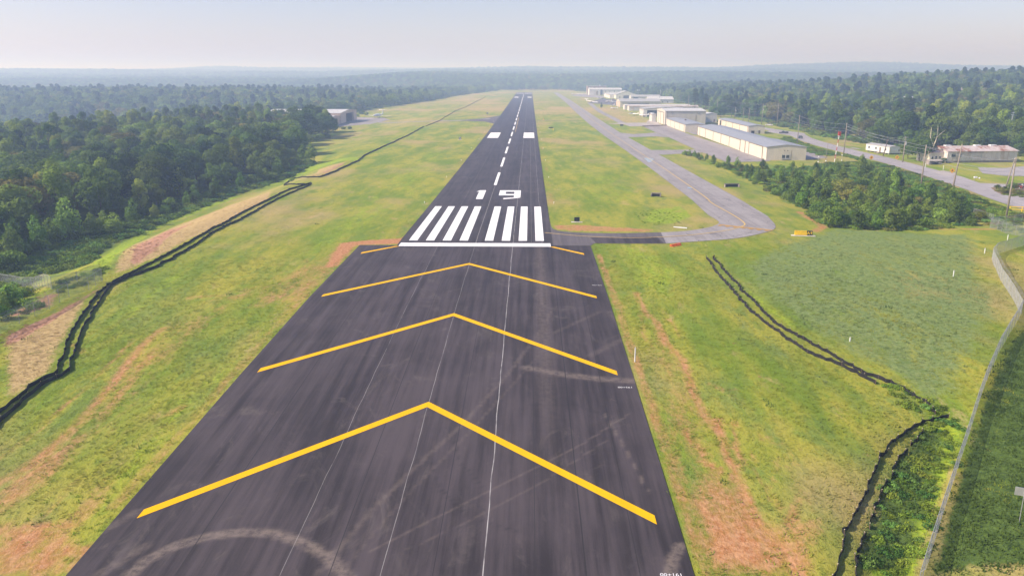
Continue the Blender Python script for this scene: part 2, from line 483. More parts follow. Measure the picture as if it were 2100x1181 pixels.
SOIL_LINES = [
 ([(-40, 1010), (60, 955), (150, 880), (215, 805), (262, 745), (300, 700), (335, 672)], .75, .8),
 ([(-40, 965), (80, 880), (180, 790), (235, 735), (275, 695)], .35, .6),
 ([(-20, 1040), (100, 970), (190, 880), (265, 790), (310, 730)], .5, .65),
 ([(0, 1130), (90, 1060), (180, 960)], .35, .45), ([(0, 985), (120, 900), (230, 790)], .3, .45),
 ([(-20, 1095), (70, 1075), (160, 1072)], .45, .8), ([(-20, 1135), (80, 1120), (165, 1128)], .6, .85), ([(-20, 1170), (70, 1150), (150, 1165)], .4, .8), ([(60, 1185), (130, 1170), (180, 1120)], .6, .75),
 ([(120, 1110), (190, 1030), (215, 985)], 1.0, .55),
 ([(330, 690), (400, 640), (470, 600), (560, 585)], 1.4, .38), ([(480, 610), (540, 595), (610, 572)], 1.6, .5), ([(390, 610), (455, 605)], 1.2, .5), ([(150, 705), (172, 725)], .5, .6), ([(260, 755), (240, 800)], .3, .5),
 ([(340, 850), (375, 832)], .7, .6), ([(300, 860), (320, 850)], .5, .4), ([(545, 575), (640, 530)], 1.5, .35),
 ([(1305, 600), (1325, 640), (1352, 665), (1365, 700), (1398, 735), (1410, 770), (1425, 810), (1447, 850), (1470, 885)], .55, .85),
 ([(1330, 650), (1372, 655), (1395, 690)], .35, .55), ([(1310, 610), (1320, 690), (1345, 715)], .5, .6), ([(1360, 720), (1395, 730), (1415, 760)], .3, .7),
 ([(1405, 880), (1420, 905), (1438, 930), (1436, 945), (1478, 960), (1512, 990), (1525, 1040), (1548, 1075)], .32, .9),
 ([(1505, 865), (1512, 920), (1520, 955)], .3, .8), ([(1470, 860), (1488, 930), (1520, 985), (1540, 1040), (1575, 1085), (1610, 1130), (1640, 1185)], .55, .9),
 ([(1400, 800), (1430, 870), (1425, 905)], .25, .6), ([(1330, 700), (1345, 760), (1375, 800)], .6, .42), ([(1395, 860), (1375, 905), (1395, 960), (1430, 1000)], .35, .6), ([(1540, 930), (1560, 985), (1600, 1040)], .4, .5), ([(1600, 930), (1580, 1000)], .3, .45), ([(1350, 870), (1385, 935), (1400, 1000)], .9, .5),
 ([(1455, 785), (1485, 800)], .4, .6), ([(1365, 900), (1400, 950), (1410, 985)], .4, .7), ([(1638, 1020), (1622, 1070), (1600, 1110)], .5, .8), ([(1480, 880), (1500, 870)], .4, .4)]
for i_, (l, w, k) in enumerate(SOIL_LINES):
    q_ = zone_line(ats(l), w * 1.15, k * .62, .9); put('soil', q_)
    RUT[near] = np.maximum(RUT[near], q_ * (.22 if i_ < 10 else .14))
SOIL_POLYS = [([(655, 548), (690, 498), (742, 492), (815, 488), (860, 462), (845, 490), (820, 502), (737, 504), (700, 545), (672, 556)], .92, 2.6),
 ([(1400, 995), (1450, 1010), (1530, 1060), (1600, 1095), (1630, 1185), (1425, 1185), (1395, 1040)], .62, 3), ([(1530, 872), (1600, 890), (1598, 925), (1540, 905)], .5, 2),
 ([(1640, 1090), (1710, 1030), (1700, 1100), (1690, 1185), (1640, 1185)], .5, 2), ([(1500, 1010), (1560, 1040), (1590, 1100), (1540, 1090)], .8, 1.5), ([(1620, 900), (1660, 900), (1650, 950), (1625, 940)], .42, 1.5),
 ([(0, 1090), (140, 1080), (170, 1110), (130, 1185), (-20, 1185)], .42, 2.), ([(1128, 462), (1180, 460), (1345, 470), (1335, 477), (1180, 475), (1140, 472)], .52, 1.2),
 ([(1480, 790), (1530, 790), (1520, 830), (1485, 815)], .4, 2), ([(1465, 1120), (1530, 1150), (1520, 1185), (1440, 1185)], .6, 2)]
for l, k, s in SOIL_POLYS: put('soil', zone_poly(ats(l), k, s))
put('soil', zone_line([(-16.9, 158), (-16.9, 720)], 1.6, .36) * vnoise(gx[near] / 3, gy[near] / 22., 77)); put('soil', zone_line([(-24.3, 60), (-24.3, 157)], .8, .32))
put('soil', zone_line([(16.9, 190), (16.9, 620)], 1.3, .34) * vnoise(gx[near] / 3, gy[near] / 25., 78)); put('soil', zone_line([(24.2, 50), (24.2, 150)], .7, .42))
put('soil', zone_line(ats([(1640, 435), (1690, 465), (1672, 475)]), 1.2, .5)); put('soil', zone_line(ats([(1930, 470), (2040, 470)]), 1.0, .5))
for l, k, s in [([(470, 640), (560, 560), (660, 520), (740, 505), (700, 545), (620, 620), (520, 640)], .34, 4), ([(180, 900), (300, 700), (420, 620), (500, 620), (360, 760), (230, 920)], .34, 4), ([(1300, 600), (1345, 600), (1440, 800), (1520, 960), (1600, 1100), (1640, 1190), (1425, 1190), (1390, 1040), (1340, 860)], .36, 4), ([(1560, 880), (1640, 900), (1700, 1040), (1690, 1190), (1560, 1190), (1600, 1040)], .34, 4), ([(60, 1190), (200, 1000), (260, 960), (180, 1110), (150, 1190)], .38, 3), ([(1220, 500), (1260, 510), (1330, 720), (1380, 900), (1340, 880), (1260, 640)], .25, 3)]: put('soil', zone_poly(ats(l), k, s))
for l, k, s in [([(1390, 950), (1470, 950), (1600, 1050), (1720, 1050), (1700, 1200), (1420, 1200)], .5, 3), ([(-40, 1060), (160, 1060), (190, 1110), (140, 1200), (-40, 1200)], .55, 2.5), ([(-40, 1010), (150, 880), (270, 740), (340, 670), (360, 690), (240, 860), (100, 1010), (-40, 1090)], .46, 2.5), ([(580, 600), (660, 530), (720, 520), (640, 610), (560, 680)], .42, 2.5)]: put('soil', zone_poly(ats(l), k, s))
DRY = [([(0, 690), (110, 640), (215, 590), (262, 505), (340, 470), (470, 420), (560, 390), (560, 408), (450, 466), (330, 528), (250, 562), (190, 610), (145, 690), (115, 760), (0, 840)], .62, 2),
 ([(650, 350), (720, 330), (690, 345), (640, 362)], .8, 2), ([(560, 470), (620, 430), (720, 405), (690, 440), (600, 480)], .3, 5), ([(620, 330), (760, 300), (860, 262), (760, 262), (640, 285)], .28, 10), ([(480, 520), (560, 480), (600, 500), (520, 545)], .28, 5),
 ([(1330, 640), (1480, 700), (1560, 820), (1600, 1000), (1450, 900)], .22, 8)]
for l, k, s in DRY: put('dry', zone_poly(ats(l), k, s))
RUS = [([(262, 540), (285, 500), (350, 468), (400, 455), (330, 510), (280, 548)], .85, 2), ([(0, 690), (110, 640), (215, 580), (270, 545), (200, 600), (120, 655), (0, 725)], .75, 1.5),
       ([(100, 600), (130, 600), (120, 625), (30, 655), (0, 650)], .6, 2), ([(655, 355), (700, 335), (712, 336), (670, 356)], .6, 1.5)]
for l, k, s in RUS: put('russet', zone_poly(ats(l), k, s))
LUSH = [([(222, 572), (262, 508), (330, 466), (480, 408), (600, 352), (655, 334), (735, 322), (740, 328), (650, 346), (560, 380), (480, 402), (330, 450), (250, 492), (180, 545)], 1.0, 1.5),
 ([(330, 780), (400, 745), (520, 700), (450, 770), (300, 900), (200, 1000)], .35, 5), ([(0, 1020), (120, 1000), (260, 920), (220, 1060), (60, 1060)], .35, 4), ([(560, 545), (640, 500), (740, 400), (800, 400), (740, 470), (640, 540)], .3, 4),
 ([(1330, 430), (1400, 420), (1430, 445), (1380, 462), (1310, 455)], .5, 2), ([(1480, 560), (1560, 640), (1640, 690), (1650, 670), (1560, 600)], .5, 2)]
for l, k, s in LUSH: put('lush', zone_poly(ats(l), k, s))
LUSH2 = [([(1765, 1190), (1785, 1070), (1830, 970), (1905, 850), (1965, 850), (1985, 880), (1930, 1050), (1885, 1190)], .8, 1.), ([(1890, 1190), (1945, 1040), (2000, 870), (2055, 725), (2110, 660), (2600, 700), (2600, 1190)], .5, 3), ([(150, 1000), (330, 800), (520, 690), (620, 620), (560, 720), (420, 880), (300, 1030), (160, 1185), (60, 1185)], .42, 4), ([(420, 640), (700, 430), (860, 400), (800, 460), (620, 560), (480, 640)], .34, 5), ([(200, 640), (330, 560), (480, 500), (400, 580), (240, 690), (160, 800), (0, 900), (0, 860), (140, 770)], .34, 3), ([(1230, 500), (1330, 500), (1440, 560), (1400, 640), (1290, 600)], .4, 4), ([(1350, 720), (1500, 740), (1600, 860), (1560, 920), (1420, 840)], .30, 5), ([(1130, 340), (1300, 360), (1380, 400), (1300, 430), (1140, 420)], .28, 8), ([(740, 380), (860, 300), (950, 300), (900, 400), (820, 420)], .3, 8), ([(1640, 800), (1800, 830), (1850, 880), (1760, 1000), (1700, 960)], .36, 4), ([(1400, 325), (1500, 370), (1640, 440), (1660, 470), (1560, 420), (1440, 360)], .3, 4)]
for l, k, s in LUSH2: put('lush', zone_poly(ats(l), k * 1.08, s * 1.5))
BLUE = [([(1500, 545), (1560, 510), (1700, 465), (2020, 478), (2035, 560), (2080, 640), (1990, 830), (1900, 850), (1800, 770), (1650, 690), (1560, 620)], .52, 5),
        ([(1420, 590), (1520, 610), (1600, 690), (1760, 790), (1850, 860), (1760, 880), (1640, 780), (1500, 690)], .42, 5), ([(390, 720), (460, 695), (440, 730), (330, 790)], .4, 2)]
for l, k, s in BLUE: put('blue', zone_poly(ats(l), k, s))
DARK = [([(1720, 1185), (1750, 1060), (1805, 955), (1850, 885), (1920, 850), (1965, 900), (1930, 1040), (1885, 1185)], .55, 2), ([(1915, 1120), (1968, 950), (2020, 800), (2072, 695), (2130, 640), (2700, 700), (2700, 1185), (1892, 1185)], .66, 1.2), ([(1960, 1185), (2040, 900), (2110, 800), (2110, 1185)], .7, 4),
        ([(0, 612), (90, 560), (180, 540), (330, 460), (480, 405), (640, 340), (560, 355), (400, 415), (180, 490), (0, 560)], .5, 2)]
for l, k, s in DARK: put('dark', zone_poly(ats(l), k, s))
fa = (gx > -210) & (gx < 110) & (gy > 260) & (gy < 2000); Z['dry'][fa] = np.maximum(Z['dry'][fa], (.52 * S(260, 800, gy) * fbm(gx / 45., gy / 110., 88, 3) * 1.2)[fa])
# the forest floor
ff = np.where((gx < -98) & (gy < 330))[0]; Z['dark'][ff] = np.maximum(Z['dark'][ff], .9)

gv[:, 2] -= RUT * S(23.5, 25, np.abs(gx))
me = bpy.data.meshes.new("ground")
me.vertices.add(len(gv)); me.vertices.foreach_set('co', gv.astype(np.float32).ravel())
me.loops.add(gf.size); me.loops.foreach_set('vertex_index', gf.astype(np.int32).ravel())
me.polygons.add(len(gf)); me.polygons.foreach_set('loop_start', np.arange(0, gf.size, 4, dtype=np.int32))
me.polygons.foreach_set('loop_total', np.full(len(gf), 4, np.int32)); me.polygons.foreach_set('use_smooth', np.ones(len(gf), bool))
me.update(); me.validate()
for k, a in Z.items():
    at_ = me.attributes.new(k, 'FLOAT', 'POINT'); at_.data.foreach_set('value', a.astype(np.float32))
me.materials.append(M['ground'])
ground = bpy.data.objects.new("ground", me); COL.objects.link(ground)
tag(ground, "mown yellow-green airfield grass with patches of red clay, running out to wooded hills", "ground", kind='structure')

# ------------------------------------------------------------------ pavements
def sheet(name, poly, mat, dz, label, cat, step=12., parent=None):
    """flat polygon draped on the ground, dz above it"""
    bm = bmesh.new()
    vs = [bm.verts.new((p[0], p[1], 0)) for p in poly]
    bm.faces.new(vs)
    y0, y1 = min(p[1] for p in poly), max(p[1] for p in poly)
    cuts = sorted(set([y for y in PY if y0 < y < y1] + list(np.arange(math.ceil(y0 / step) * step, y1, step))))
    for y in cuts:
        bmesh.ops.bisect_plane(bm, geom=bm.verts[:] + bm.edges[:] + bm.faces[:], plane_co=(0, y, 0), plane_no=(0, 1, 0))
    x0, x1 = min(p[0] for p in poly), max(p[0] for p in poly)
    for x in np.arange(math.ceil(x0 / step) * step, x1, step):
        bmesh.ops.bisect_plane(bm, geom=bm.verts[:] + bm.edges[:] + bm.faces[:], plane_co=(x, 0, 0), plane_no=(1, 0, 0))
    bmesh.ops.triangulate(bm, faces=bm.faces[:])
    bmesh.ops.recalc_face_normals(bm, faces=bm.faces[:])
    co = np.array([v.co for v in bm.verts]); zz = terrain(co[:, 0], co[:, 1]) + dz
    for v, z in zip(bm.verts, zz): v.co.z = z
    if sum(f.normal.z for f in bm.faces) < 0: bmesh.ops.reverse_faces(bm, faces=bm.faces[:])
    me = bpy.data.meshes.new(name); bm.to_mesh(me); bm.free()
    me.materials.append(mat)
    o = bpy.data.objects.new(name, me); COL.objects.link(o)
    if parent: o.parent = parent
    return tag(o, label, cat, kind='structure')

def strip(name, left, right, mat, dz, label, cat, parent=None):
    v, f = [], []
    for a, b in zip(left, right): v += [(a[0], a[1], float(terrain(a[0], a[1])) + dz), (b[0], b[1], float(terrain(b[0], b[1])) + dz)]
    for i in range(len(left) - 1): f.append((2 * i, 2 * i + 1, 2 * i + 3, 2 * i + 2))
    o = mesh_obj(name, v, f, mat, parent)
    return tag(o, label, cat, kind='structure')

def ribbon(name, line, w, mat, dz, label, cat, step=3., parent=None, widths=None):
    pts = resample(line, step); n = len(pts); Lf, Rt = [], []
    for i in range(n):
        d = pts[min(i + 1, n - 1)] - pts[max(i - 1, 0)]; d = d[:2] / (np.hypot(*d[:2]) + 1e-9)
        nrm = np.array([-d[1], d[0]]); ww = w if widths is None else np.interp(i / (n - 1), np.linspace(0, 1, len(widths)), widths)
        Lf.append(pts[i][:2] + nrm * ww / 2); Rt.append(pts[i][:2] - nrm * ww / 2)
    return strip(name, Rt, Lf, mat, dz, label, cat, parent) if False else strip(name, Lf, Rt, mat, dz, label, cat, parent)

def pavement_grid(name, x0, x1, y0, y1, sx, sy, mat, dz, label):
    X = np.linspace(x0, x1, int((x1 - x0) / sx) + 1); Y = np.unique(np.concatenate([np.arange(y0, y1, sy), [y1], [q for q in PY if y0 < q < y1]]))
    A, B = np.meshgrid(X, Y); z = terrain(A, B) + dz
    v = np.stack([A.ravel(), B.ravel(), z.ravel()], 1); n = len(X)
    i = (np.arange(len(Y) - 1)[:, None] * n + np.arange(n - 1)[None, :]).ravel()
    o = mesh_obj(name, v, np.stack([i, i + 1, i + n + 1, i + n], 1).tolist(), mat)
    tag(o, label, "runway", kind='structure')
    return o, A.ravel(), B.ravel()

pad, pax, pay = pavement_grid("blast_pad", -23.3, 23.3, 30, 157, .35, .35, M['pad'], .07, "dark blast pad with yellow chevrons and dusty tyre tracks, before the white threshold bar")
dust = np.zeros(len(pax)); skid = np.zeros(len(pax))
def dl(l, w, k, arr):
    d = line_dist(pax, pay, ats(l)); np.maximum(arr, k * (1 - S(w * .5, w * 1.25, d)), out=arr)
for l, w, k in [([(255, 1190), (300, 1150), (360, 1120), (430, 1100), (500, 1092), (560, 1094), (620, 1112), (670, 1140), (715, 1190)], .62, .62),
                ([(640, 1190), (700, 1120), (770, 1040), (850, 960), (950, 870), (1040, 770), (1100, 690), (1130, 640)], .28, .26), ([(690, 1190), (760, 1100), (850, 1000), (960, 890), (1060, 780), (1130, 700)], .16, .2),
                ([(760, 1130), (900, 1060), (1060, 980), (1180, 920), (1290, 850)], .13, .28), ([(830, 1130), (960, 1070), (1120, 985), (1250, 900)], .1, .22),
                ([(1080, 755), (1150, 768), (1230, 778), (1300, 782)], .8, .5), ([(1370, 1190), (1378, 1150), (1395, 1120)], .55, .6), ([(150, 1120), (230, 1080), (280, 1050)], .5, .3), ([(200, 1180), (300, 1120)], .5, .3),
                ([(1330, 1010), (1270, 900), (1240, 850)], .12, .4), ([(1210, 730), (1290, 690), (1250, 640)], .6, .2), ([(1100, 700), (1230, 640)], .4, .18)]: dl(l, w, k, dust)
for l, w, k in [([(880, 930), (900, 1000), (960, 1060), (1060, 1090)], .12, .5), ([(930, 900), (945, 950), (990, 1000)], .1, .5), ([(1085, 830), (1180, 830), (1260, 860)], .2, .35)]: dl(l, w, k, skid)
dust = np.maximum(dust, .25 * (1 - S(.2, 1.6, np.abs(pax - 13))) * S(60, 100, pay))
for k, a in (('dust', dust), ('skid', skid)):
    q = pad.data.attributes.new(k, 'FLOAT', 'POINT'); q.data.foreach_set('value', a.astype(np.float32))
rwy, rax, ray_ = pavement_grid("runway", -15.75, 15.75, 157, 1668, 2.25, 6., M['runway'], .07, "long dark asphalt runway with white markings running to the far wood")
for k in ('dust', 'skid'):
    q = rwy.data.attributes.new(k, 'FLOAT', 'POINT'); q.data.foreach_set('value', (.12 * (1 - S(3, 6, np.abs(np.abs(rax) - 4.))) if k == 'skid' else 0 * rax).astype(np.float32))

def marking(name, poly, mat, parent, dz=.078, label="white runway marking", step=6.):
    return sheet(name, poly, mat, dz, None, None, step, parent)
T = 1.32
for ya in (79.6, 110.1, 140.6):
    lft = [(0, ya), (0, ya + T), (-21.5, ya + T - 21.5), (-21.5, ya - 21.5)]
    marking("chevron", [(0, ya), (21.5, ya - 21.5), (21.5, ya + T - 21.5), (0, ya + T), (-21.5, ya + T - 21.5), (-21.5, ya - 21.5)], M['yellow'], pad)
for s in (-1, 1):
    marking("chevron", [(s * 15.0, 171.1 - 15.0), (s * 21.5, 171.1 - 21.5 - .6), (s * 21.5, 171.1 - 21.5 + T - .6), (s * 15.9, 156.1)], M['yellow'], pad)
marking("threshold_bar", [(-15.3, 156.1), (15.3, 156.1), (15.3, 159.3), (-15.3, 159.3)], M['white'], rwy, .082)
for k in range(8):
    x0 = (-14.0 + 3.5 * k) if k < 4 else (1.75 + 3.5 * (k - 4))
    marking("threshold_stripe", [(x0, 161.7), (x0 + 1.76, 161.7), (x0 + 1.76, 209.2), (x0, 209.2)], M['white'], rwy)
    marking("threshold_stripe", [(x0, 1572), (x0 + 1.76, 1572), (x0 + 1.76, 1618), (x0, 1618)], M['white'], rwy, .1)
marking("runway_number", [(-4.15, 223), (-2.2, 223), (-2.2, 241.7), (-4.0, 241.7), (-5.0, 238.3), (-4.15, 238.3)], M['white'], rwy)
NINE = [(3.6, 222.9), (6.0, 223.8), (8.4, 225.9), (8.4, 241.7), (2.05, 241.7), (2.05, 230.9), (6.45, 230.9), (6.45, 227.4), (5.2, 226.3), (3.7, 225.6)]
n1 = marking("runway_number", NINE[:6] + NINE[6:], M['runway'], rwy)
bpy.data.objects.remove(n1)
nine = MB()
def slab(q, mb=nine): mb.add([(a, b, float(terrain(a, b)) + .078) for a, b in q], [tuple(range(len(q)))])
slab([(2.05, 238.6), (8.4, 238.6), (8.4, 241.7), (2.05, 241.7)]); slab([(2.05, 230.6), (3.95, 230.6), (3.95, 238.6), (2.05, 238.6)])
slab([(3.95, 230.6), (6.5, 230.6), (6.5, 233.6), (3.95, 233.6)]); slab([(6.5, 226.0), (8.4, 226.0), (8.4, 238.6), (6.5, 238.6)])
slab([(3.6, 222.6), (6.5, 224.3), (8.4, 226.0), (6.5, 226.0), (5.6, 225.9), (3.6, 224.9)])
nine.build("runway_number", M['white'], rwy)
y = 254.5
while y < 1545:
    marking("centreline_dash", [(-.46, y), (.46, y), (.46, y + 36.6), (-.46, y + 36.6)], M['white'], rwy, .078 + y * 1.5e-5)
    y += 57.2
for s in (-1, 1):
    for ya, yb, d in ((467.5, 513.8, .08), (1302, 1346, .1)):
        marking("aiming_point", [(s * 7.3, ya), (s * 13.75, ya), (s * 13.75, yb), (s * 7.3, yb)], M['white'], rwy, d)
marking("orange_guide_line", [(1.6, 520), (1.9, 520), (1.7, 700), (1.4, 700)], M['oldyellow'], rwy, .08)
for yy, xx in ((51.9, 21.6), (85.3, 22.0), (127, 22.2)):   # survey stations sprayed along the west edge
    cu = bpy.data.curves.new("survey_number", 'FONT'); cu.body = "191+00" if yy < 60 else ("192+00" if yy < 100 else "193+00"); cu.size = .55; cu.align_x = 'CENTER'
    tmp = bpy.data.objects.new("tmp", cu); COL.objects.link(tmp)
    me = bpy.data.meshes.new_from_object(tmp.evaluated_get(bpy.context.evaluated_depsgraph_get())); bpy.data.objects.remove(tmp)
    me.materials.clear(); me.materials.append(M['white'])
    o = bpy.data.objects.new("survey_number", me); COL.objects.link(o); o.parent = pad
    o.location = (xx, yy, float(terrain(xx, yy)) + .085); o.rotation_euler = (0.02, 0, math.pi)

# taxiway
TW_L = [(55.3, 196), (56.6, 225), (57.2, 300), (57.0, 380), (56.0, 480), (55.3, 600), (56, 760), (57.5, 1000), (58.5, 1300), (58.5, 1650)]
TW_R = [(69.8, 196), (70.6, 225), (70.0, 300), (69.4, 380), (68.6, 480), (68.4, 600), (68.6, 760), (68.6, 1000), (68.5, 1300), (67.5, 1650)]
def dens(l): return resample([np.array(q, float) for q in l], 10.)
Lr, Rr = [], []
for yy in sorted(set(list(np.arange(196, 1650, 9.)) + [q for q in PY if 196 < q < 1650])):
    Lr.append((np.interp(yy, [q[1] for q in TW_L], [q[0] for q in TW_L]), yy)); Rr.append((np.interp(yy, [q[1] for q in TW_R], [q[0] for q in TW_R]), yy))
strip("taxiway", Lr, Rr, M['taxi'], .06, "grey parallel taxiway with a faded yellow centre line", "taxiway")
inner = smooth_line(ats([(1355, 477), (1400, 475), (1440, 470), (1468, 463), (1477, 456), (1462, 447)]) + [np.array([55.3, 196, 0])], 2)
outer = smooth_line(ats([(1366, 500), (1440, 495), (1510, 490), (1560, 480), (1588, 472), (1592, 463), (1580, 450)]) + [np.array([69.8, 196, 0])], 2)
def even(l, n):
    l = np.array([q[:2] for q in l]); d = np.concatenate([[0], np.cumsum(np.hypot(*np.diff(l, axis=0).T))])
    t = np.linspace(0, d[-1], n); return np.stack([np.interp(t, d, l[:, 0]), np.interp(t, d, l[:, 1])], 1)
strip("taxiway_bend", even(inner, 40), even(outer, 40), M['taxi'], .065, "grey asphalt bend linking the connector to the parallel taxiway", "taxiway")
con_in = smooth_line([np.array([15.75, 188., 0])] + ats([(1131, 470), (1150, 475), (1200, 478.5), (1280, 479), (1355, 477)]), 2)
con_out = [np.array([15.75, 157.3, 0])] + [np.array([23.3, 157.2, 0])] + ats([(1218, 499.5), (1290, 500), (1366, 500)])
sheet("connector", list(even(con_in, 30)) + list(even(con_out, 30))[::-1], M['newtaxi'], .06, "dark new asphalt connector between the runway and the taxiway bend", "taxiway")
sheet("asphalt_overlay", ats([(1210, 487.5), (1348, 486.5), (1361, 499.2), (1222, 499)]), M['pad'], .085, "darkest fresh asphalt strip along the connector", "taxiway")
cl = smooth_line(ats([(1117, 478), (1200, 486), (1290, 489), (1360, 487), (1430, 482), (1500, 472), (1527, 464), (1528, 458), (1505, 442), (1455, 415)]) + [np.array([61.6, 225, 0]), np.array([62.3, 300, 0])], 3)
ribbon("taxi_centre_line", cl, .35, M['oldyellow'], .10, "faded yellow line round the taxiway bend", "marking", 2.)
ribbon("taxi_centre_line", [np.array([62.3, 300., 0]), np.array([62, 600., 0]), np.array([63, 1000., 0])], .3, M['oldyellow'], .10, "faded yellow line along the parallel taxiway", "marking", 10.)
ha, hb = at(1473, 463), at(1583, 474.5)
hd = (hb - ha)[:2] / np.hypot(*(hb - ha)[:2]); hn = np.array([-hd[1], hd[0]])
hl = MB(); Lh = np.hypot(*(hb - ha)[:2])
def hq(u0, u1, v0, v1):
    q = [ha[:2] + hd * u + hn * v for u, v in ((u0, v0), (u1, v0), (u1, v1), (u0, v1))]
    hl.add([(p[0], p[1], float(terrain(*p)) + .11) for p in q], [(0, 1, 2, 3)])
hq(0, Lh, .45, .75); hq(0, Lh, 1.05, 1.35)
k = 0.
while k < Lh - 1: hq(k, k + .9, -.15, .15); hq(k, k + .9, -.75, -.45); k += 1.8
tag(hl.build("holding_line", M['hold']), "orange-yellow double holding line painted across the taxiway bend", "marking", kind='structure')

AP = [(1243, 254), (1278, 255.3), (1292, 259.8), (1318, 260.2), (1340, 270), (1366, 279.5), (1428, 308), (1490, 333), (1577, 333)]
apron_poly = ats([(1320, 260.5), (1345, 272), (1366, 279.5), (1428, 308), (1460, 321), (1490, 333), (1575, 331.5)]) + [np.array(q) for q in ((112, 338), (109.5, 500), (110, 560), (111, 600))]
sheet("apron", apron_poly, M['apron'], .06, "mauve-grey asphalt apron in front of the long cream hangars", "apron")
sheet("apron_yard", [(128.2, 342), (141, 352), (146.5, 500), (147, 520), (112, 560), (112, 500), (127.5, 480)], M['apron'], .055, "asphalt yard behind the long cream hangar", "apron")
sheet("concrete_pad", ats([(1243, 254), (1278, 255.3), (1292, 259.8), (1362, 258.5), (1346, 250.5), (1330, 246), (1325, 252), (1275, 252.5)]), M['concrete'], .07, "pale concrete pad before the tallest cream hangar", "apron")
strip("apron_link", ats([(1281, 282), (1345, 280.5), (1372, 282)]), ats([(1262, 272), (1300, 275.5), (1345, 272.5)]), M['taxi'], .057, "asphalt link between the taxiway and the apron, farther one", "taxiway")
sheet("apron_link", ats([(1309, 309.5), (1335, 308.3), (1429, 307.5), (1442, 313), (1400, 315.5), (1360, 318), (1340, 316)]), M['taxi'], .057, "asphalt link between the taxiway and the apron, nearer one", "taxiway")
sheet("tie_down_apron", ats([(1205, 212), (1232, 203), (1262, 205), (1300, 211), (1262, 216.5)]), M['newtaxi'], .06, "dark apron with parked aeroplanes beside the low white building", "apron")
sheet("terminal_apron", ats([(1168, 195.8), (1190, 193), (1240, 198), (1236, 201.5), (1190, 199)]), M['apron'], .06, "pale apron with parked aeroplanes before the arched-door building", "apron")
ribbon("apron_path", ats([(1278, 254), (1258, 243), (1232, 230), (1218, 219), (1208, 211)]), 5.5, M['taxi'], .058, "narrow grey taxi lane through the grass by the small hangars", "taxiway", 6.)
sheet("hangar_apron", ats([(673, 262), (760, 255), (800, 246), (788, 242), (728, 241), (690, 245), (650, 258)]), M['apron'], .06, "grey apron before the peach hangar across the runway", "apron")
ribbon("taxi_path", ats([(770, 251), (850, 250.5), (905, 248.5), (985, 246.5), (1012, 242)]), 8, M['taxi'], .058, "pale narrow taxi lane from the peach hangar to the runway", "taxiway", 8.)
sheet("runway_fillet", [(-15.7, 610), (-24, 637), (-46, 652), (-46, 661), (-30, 680), (-15.7, 735)], M['newtaxi'], .062, "dark asphalt fillet where the taxi lane meets the runway", "taxiway")
ribbon("cross_path", [np.array(q, float) for q in ((15.7, 652, 0), (36, 650, 0))], 3, M['newtaxi'], .058, "dark asphalt stub off the runway edge", "path", 6.)

# water standing on the taxiway
M['water'] = plain("puddle_water", (.22, .25, .29), .04, 0, .05, 1., 1.)
for l, lab in (([(1320, 326), (1326, 324), (1337, 325), (1342, 328), (1334, 333), (1328, 333.5), (1326, 329.5)], "larger pale puddle on the taxiway beside the apron link"),
          ([(1408, 385), (1416, 384.5), (1422, 386.5), (1418, 388), (1411, 387.5)], "small puddle on the taxiway nearer the bend")):
    sheet("puddle", smooth_line(ats(l), 2), M['water'], .075, lab, "puddle")

# road on the right
RD_near = ats([(2420, 522), (2130, 437), (2080, 425), (2030, 408), (1990, 392), (1950, 378), (1900, 362), (1850, 345), (1800, 331), (1750, 319), (1700, 306), (1670, 298), (1640, 288), (1622, 279), (1590, 270), (1560, 265), (1530, 262), (1500, 250)])
RD_far = ats([(2420, 470), (2130, 400), (2080, 392), (2040, 385), (2010, 376), (1970, 362), (1920, 349), (1860, 333), (1815, 322), (1765, 311), (1720, 300), (1690, 292), (1665, 284), (1648, 274.5), (1605, 268), (1570, 262), (1540, 259), (1510, 247.5)])
strip("road", even(RD_far, 80), even(RD_near, 80), M['road'], .06, "pale grey road past the young trees to the hangars", "road")
sheet("road_junction", ats([(2010, 376), (2060, 378), (2130, 381), (2130, 398), (2050, 392)]), M['road'], .07, "mouth of the side road by the planted island", "road")
strip("driveway", ats([(1640, 281), (1600, 275.5), (1570, 270)]), ats([(1652, 274), (1610, 268.5), (1592, 265.5)]), M['road'], .065, "pull-off where the dark cars stand", "road")
sheet("driveway", ats([(1908, 352), (1935, 350.5), (1960, 355), (1958, 359.5), (1936, 361.5)]), M['concrete'], .075, "pale driveway mouth beside the warning sign", "road")
sheet("car_park", ats([(2005, 344), (2060, 345), (2120, 340), (2120, 362), (2060, 361), (2015, 356)]), M['road'], .06, "worn grey yard in front of the rust-roofed warehouse", "road")
ribbon("side_path", ats([(1716, 301), (1740, 306), (1762, 306), (1745, 303)]), 2.5, M['concrete'], .06, "short pale path off the road", "path", 4.)

# ------------------------------------------------------------------ buildings
M['cream'] = corrugated("cream_siding", (.63, .565, .45), 'xy', .9)
M['creamside'] = corrugated("beige_siding", (.55, .51, .425), 'xy', .9)
M['bluroof'] = corrugated("blue_grey_roof", (.30, .31, .335), 'y', 1.2, .08, .45)
M['roofx'] = corrugated("grey_roof", (.40, .39, .375), 'x', 1.2, .08, .45)
M['roofw'] = corrugated("white_roof", (.56, .55, .53), 'x', 1.2, .06, .45)
M['roofold'] = corrugated("weathered_roof", (.47, .42, .38), 'x', 1.4, .12, .6, (.36, .27, .22))
M['rust'] = corrugated("rusty_roof", (.52, .44, .42), 'x', .9, .1, .7, (.27, .105, .055))
M['whitewall'] = corrugated("white_siding", (.66, .63, .58), 'xy', .8, .08)
M['dirtywhite'] = corrugated("dirty_white_siding", (.66, .60, .55), 'xy', .8, .12, .7, (.52, .43, .36))
M['greywall'] = corrugated("grey_siding", (.52, .51, .49), 'xy', .9)
